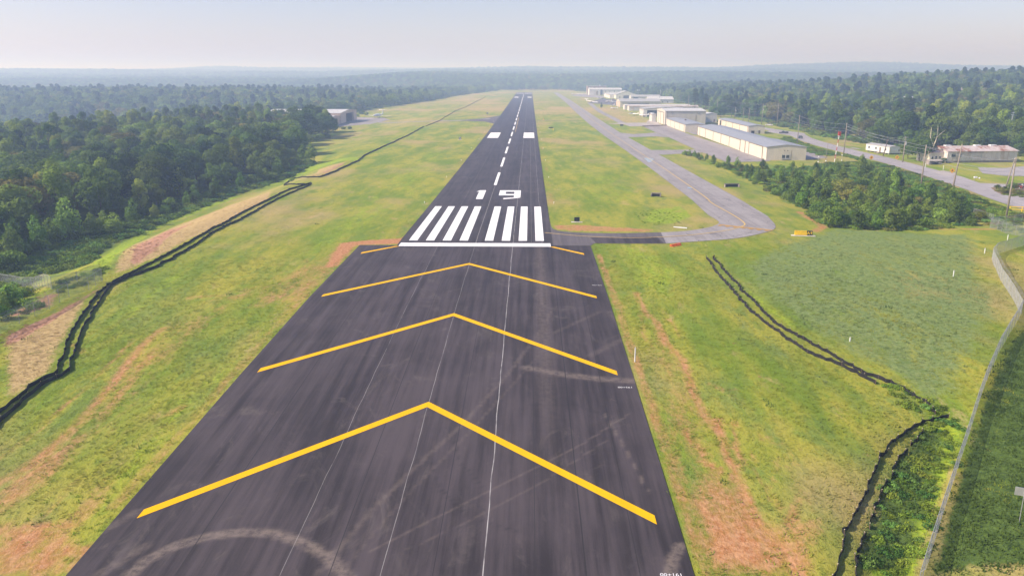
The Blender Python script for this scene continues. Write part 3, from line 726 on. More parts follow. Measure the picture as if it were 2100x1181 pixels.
M['peach'] = corrugated("peach_siding", (.62, .46, .36), 'xy', 1.0)
M['trim'] = plain("brown_trim", (.16, .11, .075), .6)
M['darkdoor'] = corrugated("dark_door", (.055, .065, .085), 'xy', 1.6, .2)
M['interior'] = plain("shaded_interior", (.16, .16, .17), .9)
M['glass'] = plain("window_glass", (.04, .05, .06), .1, 0, .05, 1., .8)
M['brick'] = plain("brick_wall", (.32, .13, .09), .85, 0, .2, 3.)
M['brownwall'] = plain("brown_wall", (.36, .25, .2), .85, 0, .12, 1.)
M['block'] = plain("block_foundation", (.27, .23, .20), .9, 0, .2, 1.2)
M['metal'] = plain("galvanised_metal", (.52, .53, .54), .4, .6, .08)
M['whitepaint'] = plain("white_paint", (.80, .80, .78), .45, 0, .05, 1., .5)
M['black'] = plain("black_panel", (.012, .012, .014), .5)
M['tyre'] = plain("black_rubber", (.02, .02, .02), .85)
M['redpaint'] = plain("red_paint", (.42, .045, .03), .5)
M['orange'] = plain("orange_plastic", (.78, .17, .05), .5)
M['sign_yellow'] = plain("yellow_panel", (.86, .55, .02), .45)
M['sign_orange'] = plain("amber_panel", (.85, .42, .03), .45)
M['wood'] = plain("weathered_wood_pole", (.27, .23, .18), .85, 0, .18, .6)
M['darkwood'] = plain("dark_wood_pole", (.15, .10, .075), .85, 0, .18, .6)
M['palewood'] = plain("pale_stake", (.62, .54, .40), .8)
M['slab'] = plain("pale_concrete", (.58, .54, .47), .85, 0, .1, 2.)
M['wire'] = plain("aluminium_wire", (.30, .30, .31), .5)

def wall_with_openings(mb, a, b, h, z0, axis, pos, th, opens):
    """straight wall from a to b at pos on the other axis; opens = [(u0,u1,zt)] door openings from the floor"""
    segs = []; u = a
    for o0, o1, zt in sorted(opens):
        segs.append((u, o0, z0, z0 + h)); segs.append((o0, o1, z0 + zt, z0 + h)); u = o1
    segs.append((u, b, z0, z0 + h))
    for s0, s1, za, zb_ in segs:
        if s1 - s0 < .01 or zb_ - za < .01: continue
        c = ((s0 + s1) / 2, pos, (za + zb_) / 2) if axis == 'x' else (pos, (s0 + s1) / 2, (za + zb_) / 2)
        d = (s1 - s0, th, zb_ - za) if axis == 'x' else (th, s1 - s0, zb_ - za)
        mb.box(c, d)

def shell(parent, x0, x1, y0, y1, h, rise, axis, wm, rm, fopen=(), lopen=(), ropen=(), over=.35, z0=-.3, mono=False):
    """walls and a pitched roof in the building's own coordinates"""
    mb = MB(); t = .24; H = h - z0
    wall_with_openings(mb, x0, x1, H, z0, 'x', y0 + t / 2, t, [(x0 + a, x0 + b, c - z0) for a, b, c in fopen])
    wall_with_openings(mb, x0, x1, H, z0, 'x', y1 - t / 2, t, [])
    wall_with_openings(mb, y0 + t, y1 - t, H, z0, 'y', x0 + t / 2, t, [(y0 + a, y0 + b, c - z0) for a, b, c in lopen])
    wall_with_openings(mb, y0 + t, y1 - t, H, z0, 'y', x1 - t / 2, t, [(y0 + a, y0 + b, c - z0) for a, b, c in ropen])
    rb = MB(); k = .16
    if axis == 'y':
        xm = (x0 + x1) / 2
        if rise > .05:
            for yy in (y0, y1 - t): mb.prism([(x0, h), (x1, h), (xm, h + rise)], 'y', yy, yy + t)
        e = rise * over / (xm - x0)
        rb.prism([(x0 - over, h - e), (xm, h + rise), (x1 + over, h - e), (x1 + over, h - e + k), (xm, h + rise + k), (x0 - over, h - e + k)][::-1], 'y', y0 - over * .6, y1 + over * .6)
    else:
        ym = (y0 + y1) / 2
        if rise > .05:
            for xx in (x0, x1 - t): mb.prism([(y0, h), (y1, h), (ym, h + rise)], 'x', xx, xx + t)
        e = rise * over / (ym - y0)
        rb.prism([(y0 - over, h - e), (ym, h + rise), (y1 + over, h - e), (y1 + over, h - e + k), (ym, h + rise + k), (y0 - over, h - e + k)][::-1], 'x', x0 - over * .6, x1 + over * .6)
    w = mb.build("wall", wm, parent); r = rb.build("roof", rm, parent)
    return w, r

def leftpanel(parent, name, x0, ya, yb, za, zb_, mat, proud=.08):
    return MB().box((x0 - proud / 2, (ya + yb) / 2, (za + zb_) / 2), (proud, yb - ya, zb_ - za)).build(name, mat, parent)
def rightpanel(parent, name, x1, ya, yb, za, zb_, mat, proud=.08):
    return MB().box((x1 + proud / 2, (ya + yb) / 2, (za + zb_) / 2), (proud, yb - ya, zb_ - za)).build(name, mat, parent)
def frontpanel(parent, name, y0, xa, xb, za, zb_, mat, proud=.08):
    return MB().box(((xa + xb) / 2, y0 - proud / 2, (za + zb_) / 2), (xb - xa, proud, zb_ - za)).build(name, mat, parent)
def window(parent, face, base, a, b, za, zb_):
    """framed pane on the front (y) or left (x) face"""
    fn = frontpanel if face == 'y' else leftpanel
    f = fn(parent, "window", base, a - .08, b + .08, za - .08, zb_ + .08, M['whitepaint'], .06)
    p = fn(parent, "pane", base, a, b, za, zb_, M['glass'], .09); p.parent = f
    return f

def bldg(name, x0, y0, label, group=None, cat="hangar"):
    z = float(terrain(x0 + 5, y0 + 5))
    return empty(name, (x0, y0, z), 0, label, cat, group)

def left_doors(e, x0, ys, h, mat, top=.45):
    """sliding door panels between dark jambs along the left wall; ys measured from the near corner"""
    for a, b in zip(ys[:-1], ys[1:]):
        if b - a > 2.2: leftpanel(e, "hangar_door", x0, a + .35, b - .35, .05, h - top, mat, .10)
    for yy in ys:
        leftpanel(e, "door_jamb", x0, yy - .28, yy + .28, 0, h - .18, M['trim'], .16)
    leftpanel(e, "door_track", x0, ys[0], ys[-1], h - top + .04, h - top + .30, M['trim'], .13)

# the long cream hangar nearest the camera
e = bldg("hangar", 110.6, 340.4, "longest cream hangar nearest the camera, blue-grey roof stepped in two lengths")
shell(e, 0, 16.6, 0, 42, 5.45, .95, 'y', M['cream'], M['bluroof'])
shell(e, .9, 16.2, 42.3, 145, 5.0, .9, 'y', M['cream'], M['bluroof'])
ysn = [at(px, py)[1] - 340.4 for px, py in ((1563.5, 326), (1536, 316.5), (1527, 313.8))]
left_doors(e, 0, [ysn[0], ysn[1]], 5.45, M['cream']); leftpanel(e, "door_jamb", 0, ysn[2] - .28, ysn[2] + .28, 0, 5.2, M['trim'], .16)
left_doors(e, .9, [max(43.2, at(px, py)[1] - 340.4) for px, py in ((1513.7, 309), (1492.9, 301.5), (1474.6, 295.7), (1458, 290.3), (1443, 285), (1429, 281), (1424, 279.5))], 5.0, M['cream'])
for xa in (6.6, 8.3): window(e, 'y', 0, xa, xa + 1.3, .9, 2.2)
fr = MB()
for xa in (6.3, 9.9): fr.box((xa, -.7, 1.3), (.09, .09, 2.6)); fr.box((xa, -.35, 2.6), (.09, .75, .09))
for zz in (.55, 2.55): fr.box((8.1, -.7, zz), (3.6, .09, .09))
fr.box((8.1, -.4, .5), (3.6, .7, .08)); fr.build("railed_platform", M['metal'], e)
for xa in (7.3, 8.6): MB().tube([(xa, 0, 4.1), (xa, -.5, 4.3), (xa, -.75, 4.15)], .05, 6).ball((xa, -.8, 4.05), .18, 8, 5).build("flood_lamp", M['black'], e)
frontpanel(e, "door", 0, 10.4, 10.5, 0, 4.2, M['trim'], .04)

e = bldg("hangar", 147.0, 507, "short cream hangar row standing by itself behind the longest hangar")
shell(e, 0, 10.2, 0, 82, 4.7, .6, 'y', M['cream'], M['bluroof'])
left_doors(e, 0, [1.2, 21, 40, 58, 72], 4.7, M['cream'])
leftpanel(e, "dark_doorway_panel", 0, 73.5, 77, 0, 4.0, M['black'], .05)  # black panel on the solid wall, standing for a dark opening
frontpanel(e, "door", 0, 6.4, 7.4, 0, 2.1, M['trim'], .06); frontpanel(e, "meter_box", 0, 5.5, 6.0, 1.4, 2.2, M['metal'], .2)
t = MB().tube([(2.4, -1.6, .2), (2.4, -1.6, 2.0)], 1.0, 14).build("tank", M['black'], e)

e = bldg("hangar", 110.5, 521, "low cream hangar row joined to the tallest hangar, four bays")
shell(e, 0, 12.6, 0, 74, 4.85, .5, 'y', M['cream'], M['bluroof'])
left_doors(e, 0, [3.2, 20, 38, 55, 70], 4.85, M['cream'])
MB().box((6.4, 34, 5.75), (1.1, 1.1, .7)).box((6.4, 34, 6.15), (1.4, 1.4, .12)).build("roof_vent", M['trim'], e)

e = bldg("hangar", 110.0, 597.5, "tallest cream hangar with a high sliding door and two round vents")
shell(e, 0, 29.6, 0, 38, 10.0, 1.2, 'x', M['creamside'], M['roofw'], over=.5)
leftpanel(e, "hangar_door", 0, 6, 19, .05, 8.4, M['cream'], .14); leftpanel(e, "hangar_door", 0, 19.4, 26, .05, 8.4, M['cream'], .22)
leftpanel(e, "door_track", 0, 5, 34, 8.5, 8.9, M['trim'], .25)
for yy in (5.6, 19.2, 26.4): leftpanel(e, "door_jamb", 0, yy - .3, yy + .3, 0, 8.6, M['trim'], .28)
for xa in (5.3, 24.2):
    MB().tube([(xa, -.02, 8.6), (xa, -.22, 8.6)], .75, 16).build("round_vent", M['trim'], e)
    MB().tube([(xa, -.2, 8.6), (xa, -.26, 8.6)], .55, 16).build("vent_louvre", M['metal'], e)
frontpanel(e, "downpipe", 0, 22.4, 22.6, 0, 7.5, M['trim'], .12); frontpanel(e, "downpipe", 0, 1.6, 1.75, 0, 9.6, M['trim'], .12)

e = bldg("shed", 106.8, 638.5, "small white box shed beside the tallest hangar's door", cat="shed")
shell(e, 0, 3.1, 0, 15, 5.9, .3, 'y', M['whitewall'], M['roofw'])
left_doors(e, 0, [1., 7.4, 14], 5.9, M['whitewall'], .7)
e = bldg("shed", 147.4, 634.6, "plain white shed behind the tallest hangar's right end", cat="shed")
shell(e, 0, 9.0, 0, 22, 6.2, .5, 'y', M['greywall'], M['roofw'])
frontpanel(e, "door", 0, 6.4, 7.5, 0, 2.2, M['trim'], .06)

e = bldg("hangar", 110.6, 716, "white hangar with wide dark sliding doors behind the tallest hangar")
shell(e, 0, 38, 0, 26, 6.6, 1.5, 'y', M['whitewall'], M['roofx'], fopen=[(3.2, 34, 5.6)])
for k in range(5): MB().box((3.2 + 6.16 * k + 3.08, .55 + .18 * (k % 2), 2.75), (6.0, .1, 5.5)).build("hangar_door", M['darkdoor'], e)
left_doors(e, 0, [2, 8, 14, 20, 25], 6.6, M['whitewall'], .8)
e = bldg("hangar", 111.5, 828, "nearer of two low tee-hangar rows with a rounded white end and brown roof")
shell(e, 0, 70, 0, 13, 4.2, 1.1, 'x', M['dirtywhite'], M['roofold'])
leftpanel(e, "end_door", 0, 2, 11, 0, 4.1, M['whitewall'], .3)
for k in range(6): frontpanel(e, "hangar_door", 0, 5 + 10.6 * k, 14.4 + 10.6 * k, .1, 3.4, M['greywall'], .1)
e = bldg("hangar", 109.7, 851, "farther of two low tee-hangar rows with a white end")
shell(e, 0, 68, 0, 11.5, 4.4, .9, 'x', M['dirtywhite'], M['roofw'])
leftpanel(e, "end_door", 0, 1.5, 10, 0, 4.2, M['whitewall'], .3)
for k in range(5): frontpanel(e, "hangar_door", 0, 5 + 11 * k, 14.6 + 11 * k, .1, 3.4, M['greywall'], .1)
e = bldg("hangar", 111.5, 911, "cream hangar with one long dark opening under a pale low-pitched roof")
shell(e, 0, 45, 0, 42, 6.2, 2.4, 'x', M['cream'], M['roofx'], fopen=[(9, 32, 4.4)], over=.8)
MB().box((20.5, 1.2, 2.2), (23, .15, 4.2)).build("hangar_door", M['interior'], e)  # no real door: grey panel painted as the shade inside the long opening
left_doors(e, 0, [2, 15, 28, 40], 6.2, M['peach'], .9)
e = bldg("workshop", 154.5, 990, "grey hip-roofed workshop with a brown roller door beside the cream hangar", cat="workshop")
shell(e, 0, 30, 0, 26, 5.0, 3.0, 'x', M['greywall'], M['roofw'], over=.6)
frontpanel(e, "roller_door", 0, 4.6, 8.6, .1, 3.6, M['brownwall'], .1); MB().box((14, 7, 7.4), (.8, .8, 1.2)).build("roof_vent", M['metal'], e)
for xa in (16, 22): window(e, 'y', 0, xa, xa + 1.4, 1.2, 2.6)
e = bldg("hangar", 137.5, 1206, "white barn hangar with the steepest gable among the far buildings")
shell(e, 0, 31, 0, 40, 5.6, 5.2, 'y', M['whitewall'], M['roofx'], fopen=[(11, 20, 4.4)])
MB().box((15.5, 2.5, 2.2), (9, .15, 4.4)).build("hangar_door", M['interior'], e)  # grey panel behind the opening, its colour standing for the barn's inner shade
for xa in (5, 24): window(e, 'y', 0, xa, xa + 1.6, 1.2, 2.8)
e = bldg("hangar", 149, 1118, "long grey ribbed-roof hangar in front of the steep-gabled barn")
shell(e, 0, 40, 0, 22, 4.6, 2.2, 'x', M['greywall'], M['roofx'])
frontpanel(e, "hangar_door", 0, 3, 10, .1, 3.8, M['darkdoor'], .1); window(e, 'y', 0, 16, 18, 1.4, 2.8)
e = bldg("hangar", 131, 1229, "low white flat-topped hangar with ribbed side by the aeroplane apron")
shell(e, 0, 26, 0, 100, 5.2, .7, 'y', M['whitewall'], M['roofw'])
left_doors(e, 0, [4, 28, 52, 76, 96], 5.2, M['whitewall'], .8)
for xa in (5, 15): frontpanel(e, "hangar_door", 0, xa, xa + 8, .1, 3.9, M['greywall'], .1)
e = bldg("terminal", 115, 1437, "tall pale terminal building with two arched doorways and a row of slit windows", cat="building")
shell(e, 0, 57, 0, 30, 9.4, 2.6, 'x', M['whitewall'], M['roofw'], over=.5)
def arch(e, xa, w, h, mat, jm):
    pl = [(xa - .7, 0), (xa + w + .7, 0)] + [(xa + w / 2 + (w / 2 + .7) * math.cos(a), h + (w / 2 + .7) * math.sin(a)) for a in np.linspace(0, math.pi, 12)]
    f = MB().prism(pl[::-1], 'y', -.35, 0).build("arch_surround", jm, e)
    pl = [(xa, .02), (xa + w, .02)] + [(xa + w / 2 + w / 2 * math.cos(a), h + w / 2 * math.sin(a)) for a in np.linspace(0, math.pi, 12)]
    MB().prism(pl[::-1], 'y', -.42, -.36).build("doorway", mat, f)
arch(e, 12.6, 2.0, 6.2, M['trim'], M['cream']); arch(e, 19.2, 4.0, 7.2, M['glass'], M['slab'])
for xa in (28.2, 35.6, 43.5, 51.4): window(e, 'y', 0, xa, xa + .8, 5.0, 7.6)
MB().box((10, -.15, 3.5), (.4, .3, 7)).build("downpipe", M['trim'], e)
e = bldg("office_block", 120, 1560, "brown brick office block rising behind the arched terminal", cat="building")
shell(e, 0, 36, 0, 22, 13.2, .4, 'x', M['brownwall'], M['roofold'])
for k in range(4): window(e, 'y', 0, 4 + 8 * k, 7 + 8 * k, 9.5, 11.5)
MB().box((24, 8, 14.4), (3, 3, 1.8)).box((24, 8, 15.9), (1.8, 1.8, 1.4)).build("roof_plant", M['metal'], e)

# the peach hangar across the runway: its open gable end faces the runway
zz = float(terrain(-150, 665))
e = empty("hangar", (-138.5, 640, zz), 0, "peach hangar across the runway, its two tall doorways standing open", "hangar")
shell(e, -62, 0, 0, 60, 8.6, 1.7, 'x', M['peach'], M['roofw'], ropen=[(20, 46, 7.4)], over=.5)
shell(e, -54, -.4, -34, -.3, 6.6, .9, 'x', M['peach'], M['roofw'], ropen=[(11, 25, 5.4)], over=.4)
for yy in (20.9, 45.1): MB().box((-.65, yy, 3.7), (.12, 1.8, 7.3)).build("hangar_door", M['peach'], e)
MB().box((-8, 33, .05), (15, 24, .1)).build("floor_slab", M['slab'], e)
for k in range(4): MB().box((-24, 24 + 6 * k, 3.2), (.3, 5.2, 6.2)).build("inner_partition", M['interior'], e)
rightpanel(e, "door_jamb", 0, 19.4, 20, 0, 7.6, M['trim'], .1); rightpanel(e, "door_jamb", 0, 46, 46.6, 0, 7.6, M['trim'], .1)

# buildings past the road
mh = at(1823, 317.5)
e = empty("mobile_home", tuple(mh), math.radians(12), "white mobile home with a pale grey roof standing on blocks in the grass", "mobile home")
shell(e, 0, 5.6, 0, 17.5, 3.3, .5, 'y', M['whitewall'], M['roofx'], z0=.55, over=.15)
sk = MB()
for yy in np.arange(.6, 17.4, 2.6): sk.box((.4, yy, .2), (.4, .4, .74)); sk.box((5.2, yy, .2), (.4, .4, .74))
sk.build("support_blocks", M['block'], e)
for ya in (2.2, 9.2, 14.4): window(e, 'x', 0, ya, ya + 1.1, 1.6, 2.6)
leftpanel(e, "door", 0, 6.2, 7.2, .6, 2.7, M['trim'], .06); frontpanel(e, "vent", 0, 4.6, 5.0, 1.3, 2.2, M['trim'], .1)
MB().box((-.6, 6.7, .3), (1.0, 1.6, .5)).box((-1.3, 6.7, .1), (.5, 1.6, .3)).build("steps", M['wood'], e)

wh = at(1941, 334.5); wr = at(2084, 333)
wd = math.atan2(wr[1] - wh[1], wr[0] - wh[0]); wl = float(np.hypot(*(wr - wh)[:2]))
e = empty("warehouse", tuple(wh), wd, "long dirty-white warehouse with a rust-stained metal roof and block foundation", "warehouse")
shell(e, 0, wl, 0, 14, 4.6, 1.5, 'x', M['dirtywhite'], M['rust'], z0=.8, over=.5)
MB().box((wl / 2, 7, .3), (wl - .3, 13.7, 1.2)).build("foundation", M['block'], e)
lw = MB(); lw.box((-3.0, 7, 1.9), (5.9, 9, 4.0)); lw.build("annex_wall", M['cream'], e)
MB().prism([(2.3, 3.92), (7, 4.9), (11.7, 3.92), (11.7, 4.07), (7, 5.05), (2.3, 4.07)][::-1], 'x', -6.2, -.05).build("annex_roof", M['rust'], e)
for xa in (-5.2, -3.6, -1.9): window(e, 'y', 2.5, xa, xa + .8, 1.4, 2.5)
for xa in (1.6, 5.2): window(e, 'y', 0, xa, xa + (1.9 if xa < 3 else .8), 2.4, 3.7)
for xa in (11.2, 14.6): window(e, 'y', 0, xa, xa + .1, 1.0, 4.0)
frontpanel(e, "sliding_door", 0, 9.6, 12.8, 1.0, 4.0, M['dirtywhite'], .16)
frontpanel(e, "door_track", 0, 9.2, 15.5, 4.05, 4.2, M['trim'], .2)
for xa in (4.3, 17.3, 24.2): MB().box((xa, 7.2, 6.25), (2.6, 1.6, .6)).build("roof_vent", M['whitepaint'], e)
MB().prism([(-1.6, .1), (0, .1), (0, 2.0)], 'x', -.35, -.15).build("wing_wall", M['dirtywhite'], e)
MB().tube([(-1.5, 6, 4.5), (-1.5, 6, 5.9)], .18, 8).build("flue", M['metal'], e)

sb = at(1918, 338)
e = empty("shed", tuple(sb), .1, "low grey open shed half hidden by bushes at the warehouse end", "shed")
shell(e, -2.6, 2.6, 0, 2.6, 1.5, .25, 'x', M['block'], M['roofold'], fopen=[(1.2, 4.0, 1.2)])

for px, py, h, w, lab, wm, rm in ((1811, 290.5, 4.2, 8, "red brick house half hidden by trees behind the white mobile home", 'brick', 'roofold'),):
    p = at(px, py); e = empty("house", tuple(p), .2, lab, "house")
    shell(e, -w / 2, w / 2, 0, 8, h, 2.2, 'x', M[wm], M[rm]); window(e, 'y', 0, -2.6, -1.4, 1.2, 2.6); window(e, 'y', 0, 1.4, 2.6, 1.2, 2.6); frontpanel(e, "door", 0, -.5, .5, 0, 2.1, M['whitepaint'], .08)
for x, y, up, lab, wm, rm, rz in ((420, 640, 7, "grey-roofed house showing among the trees on the wooded hill", 'greywall', 'roofold', .4), (400, 590, 6, "red-roofed house among the trees below the grey-roofed house", 'brick', 'rust', .2),
                              (335, 700, 7, "white house whose roof ridge shows through the trees on the slope", 'whitewall', 'roofw', .6), (405, 760, 7, "pale house with a pinkish gable high on the wooded slope", 'cream', 'roofold', .1)):
    e = empty("house", (x, y, float(terrain(x, y)) + 1.5), rz, lab, "house")
    shell(e, -6, 6, 0, 9, up, 3., 'x', M[wm], M[rm], z0=-1); window(e, 'y', 0, -3.6, -2.2, up - 2.4, up - 1); window(e, 'y', 0, 2.2, 3.6, up - 2.4, up - 1)

# ------------------------------------------------------------------ aeroplanes
def aircraft(loc, rz, label, kind='low', span=10.5, length=8., body=None, trim=None, group="aeroplanes parked by the hangars"):
    body = body or M['whitepaint']; trim = trim or M['redpaint']
    e = empty("aeroplane", loc, rz, label, "aeroplane", group)      # nose along local +Y
    h = length / 2; jet = kind == 'jet'; hi = kind == 'high'
    zc = 1.35 if not jet else 2.2; r = .62 if not jet else 1.25
    prof = [(h, .12, 0), (h * .9, r * .5, .02), (h * .7, r * .86, .05), (h * .35, r, .12), (-h * .05, r, .12), (-h * .4, r * .62, .15), (-h * .75, r * .34, .22), (-h, r * .14, .3)]
    f = MB().tube([(0, y, zc + z) for y, rr, z in prof], [q[1] for q in prof], 12).build("fuselage", body, e, smooth=True)
    if not jet: MB().ball((0, h * .12, zc + r * .62), .55, 10, 6, (.95, 1.7, .8)).build("canopy", M['glass'], e, smooth=True)
    else: MB().ball((0, h * .62, zc + r * .55), .5, 10, 6, (1.1, 1.2, .6)).build("windscreen", M['glass'], e, smooth=True)
    wz = zc + (r * .95 if hi else -r * .55); wy = h * (.22 if not jet else -.02)
    w = MB(); c = 1.5 if not jet else 2.4; sw = 0 if not jet else 1.6
    for s in (-1, 1):
        tipz = wz + (.02 if hi else .35); tk = 2.4 if jet else 1.
        w.add([(0, wy + c / 2, wz - .1 * tk), (0, wy - c / 2, wz - .08 * tk), (s * span / 2, wy - c * .30 - sw, tipz - .03), (s * span / 2, wy + c * .32 - sw, tipz - .03),
               (0, wy + c / 2, wz + .08 * tk), (0, wy - c / 2, wz + .04), (s * span / 2, wy - c * .30 - sw, tipz + .03), (s * span / 2, wy + c * .32 - sw, tipz + .04 * tk)],
              [(0, 1, 2, 3), (7, 6, 5, 4), (0, 3, 7, 4), (1, 5, 6, 2), (2, 6, 7, 3)])
    w.build("wing", body, e)
    fz = zc + .2; ft = 1.5 if not jet else 4.0
    MB().prism([(-h * .72, fz), (-h * 1.0, fz), (-h * 1.06, fz + ft), (-h * .90, fz + ft)], 'x', -.12, .12).build("fin", body, e)
    tz = fz + ft if jet else fz + .1
    MB().prism([(-span * .17, -h * 1.02), (span * .17, -h * 1.02), (span * .15, -h * .86), (0, -h * .78), (-span * .15, -h * .86)], 'z', tz, tz + (.3 if jet else .1)).build("tailplane", body, e)
    if jet:
        for s in (-1, 1): MB().tube([(s * 1.35, -h * .30, zc + .5), (s * 1.35, -h * .42, zc + .5), (s * 1.35, -h * .72, zc + .5)], [.36, .44, .28], 10).build("engine", body, e, smooth=True)
    else:
        MB().box((0, h + .06, zc), (1.9, .05, .14)).tube([(0, h - .05, zc), (0, h + .2, zc)], [.16, .03], 8).build("propeller", M['black'], e)
        MB().box((0, 0, zc - .05), (r * 2.06, length * .5, .14)).build("stripe", trim, e)
        if hi:
            for s in (-1, 1): MB().tube([(s * .5, wy, zc - r * .6), (s * span * .24, wy, wz - .04)], .05, 6).build("strut", body, e)
    for x, y in ((0, h * .72), (-1.2, -h * .02), (1.2, -h * .02)):
        MB().tube([(x - .1, y, .3), (x + .1, y, .3)], .3, 10).tube([(x, y, .35), (x * .8, y, zc - .3)], .06, 6).build("wheel", M['tyre'], e)
    return e
def gp(px, py):
    p = at(px, py); return (p[0], p[1], p[2] + .06)
aircraft(gp(776, 241.5), math.radians(163), "white business jet with a T-tail parked by the peach hangar", 'jet', 23.5, 19.5, group=None)
for px, py, rz, kind, lab, tr in (
    (1176, 194.6, 100, 'high', "white aeroplane with the tallest tail, at the outer end of the terminal apron", 'redpaint'), (1188, 195, 80, 'low', "white low-winged aeroplane, second on the terminal apron", 'black'),
    (1198, 195.2, 110, 'low', "white low-winged aeroplane nearest the arched terminal doors", 'redpaint'),
    (1203, 206, 200, 'high', "largest white high-winged aeroplane in the cluster beside the taxiway", 'black'), (1208, 210, 215, 'low', "white low-winged aeroplane in front of the largest one", 'redpaint'),
    (1221, 212.4, 240, 'low', "small white aeroplane nearest the camera in the taxiway cluster", 'black'),
    (1248, 210.5, 80, 'high', "white high-winged aeroplane on the dark apron by the cream hangar corner", 'redpaint'), (1259, 211.8, 120, 'low', "white aeroplane with a dark stripe against the cream hangar end", 'black'),
    (1258, 219, 160, 'low', "red and white aeroplane on the grass by the peach hangar doors", 'redpaint'), (1259, 225, 100, 'high', "small silver aeroplane alone on the grass below the red and white one", 'metal'),
    (1303, 237.5, 30, 'low', "white aeroplane half behind another at the dark sliding doors", 'redpaint'), (1320, 240, 75, 'low', "white aeroplane with red trim before the dark sliding doors", 'redpaint')):
    big = "largest" in lab or "tallest" in lab
    aircraft(gp(px, py), math.radians(rz), lab, kind, 14 if big else 10.8, 11 if big else 8.2, None, M[tr])

# ------------------------------------------------------------------ vehicles
def car(loc, rz, label, body, kind='car', L_=4.6, group="vehicles in view", ln=False):
    e = empty("pickup_truck" if kind == 'pickup' else "car", loc, rz, label, "pickup" if kind == 'pickup' else "car", group)    # nose along +Y
    h = L_ / 2; w = .9
    pr = [(-h, .35), (h, .35), (h, .78), (h * .92, .88), (h * .45, .95), (-h * .96, .98), (-h, .9)]
    MB().prism(pr[::-1], 'x', -w, w).build("body", body, e)
    if kind == 'pickup': cab = [(-h * .12, .98), (h * .5, .95), (h * .28, 1.62), (-h * .08, 1.64)]
    else: cab = [(-h * .82, .97), (h * .48, .94), (h * .18, 1.45), (-h * .5, 1.47)]
    c = MB().prism(cab[::-1], 'x', -w * .86, w * .86).build("cabin", M['glass'], e)
    rf = [(cab[3][0] - .04, cab[3][1]), (cab[2][0] + .04, cab[2][1]), (cab[2][0], cab[2][1] + .06), (cab[3][0], cab[3][1] + .06)]
    MB().prism(rf[::-1], 'x', -w * .87, w * .87).build("roof_panel", body, c)
    if kind == 'pickup':
        MB().box((-w + .06, -h * .55, 1.12), (.1, h * .86, .28)).box((w - .06, -h * .55, 1.12), (.1, h * .86, .28)).box((0, -h + .06, 1.12), (w * 2, .1, .28)).build("cargo_bed", body, e)
    for x in (-w, w):
        for y in (-h * .62, h * .64):
            wl_ = MB().tube([(x - .1, y, .34), (x + .1, y, .34)], .34, 12).build("wheel", M['tyre'], e)
            MB().tube([(x - .115, y, .34), (x + .115, y, .34)], .19, 10).build("rim", M['metal'], wl_)
    for s in (-1, 1):
        MB().box((s * .66, h + .01, .72), (.32, .04, .16)).build("headlight", M['whitepaint'], e); MB().box((s * .72, -h - .01, .82), (.26, .04, .2)).build("tail_light", M['redpaint'], e)
    return e
M['carwhite'] = plain("white_car_paint", (.75, .75, .76), .25, 0, .03, 1., .6)
M['carblue'] = plain("dark_blue_car_paint", (.03, .045, .07), .25, 0, .05, 1., .6)
M['carblack'] = plain("black_car_paint", (.025, .027, .03), .25, 0, .05, 1., .6)
M['carred'] = plain("maroon_car_paint", (.20, .03, .028), .25, 0, .05, 1., .6)
M['carsilver'] = plain("silver_car_paint", (.45, .46, .48), .3, .3, .05, 1., .6)
car(gp(1577, 258), math.radians(75), "white car driving along the far road behind the short hangar row", M['carwhite'], L_=5)
car(gp(1607, 274.5), math.radians(70), "dark pickup at the far end of the pull-off", M['carblack'], 'pickup', 5.6)
car(gp(1641, 284.5), math.radians(150), "dark blue car on the road by a pole, below the pickup", M['carblue'], L_=4.8)
car(gp(2094, 387), math.radians(20), "dark car with maroon side stopped beyond the planted island", M['carblue'], L_=4.6)
car(gp(2088, 386.5), math.radians(15), "maroon car at the edge of the side road behind the planted island", M['carred'], L_=4.4)
car(gp(1295, 234.8), math.radians(85), "white car standing on the grass by the white-ended hangar rows", M['carwhite'], L_=5.2)
car(gp(690, 250), math.radians(100), "dark pickup parked outside the left doorway of the peach hangar", M['carblack'], 'pickup', 6)
for px, py, lab, c in ((1236, 203.5, "dark car parked beyond the aeroplanes, nearest the terminal", 'carblack'), (1240, 204.4, "silver car parked beyond the aeroplanes", 'carsilver'), (1228, 202.8, "white car parked at the outer end of the row beyond the aeroplanes", 'carwhite'), (1257, 205.3, "maroon car parked beside the low white hangar", 'carred')):
    car(gp(px, py), math.radians(90), lab, M[c])
p = gp(705, 245.5)
e = empty("tug", p, math.radians(80), "white aircraft tug parked in the peach hangar's main doorway", "tug")
MB().prism([(-2.2, .5), (2.2, .5), (2.2, 1.1), (.4, 1.2), (.2, 2.1), (-1.6, 2.1), (-2.2, 1.3)][::-1], 'x', -1.1, 1.1).build("body", M['carwhite'], e)
MB().box((0, -.7, 1.75), (2.24, 1.4, .5)).build("windows", M['glass'], e)
for x in (-1.05, 1.05):
    for y in (-1.4, 1.5): MB().tube([(x - .15, y, .45), (x + .15, y, .45)], .45, 10).build("wheel", M['tyre'], e)

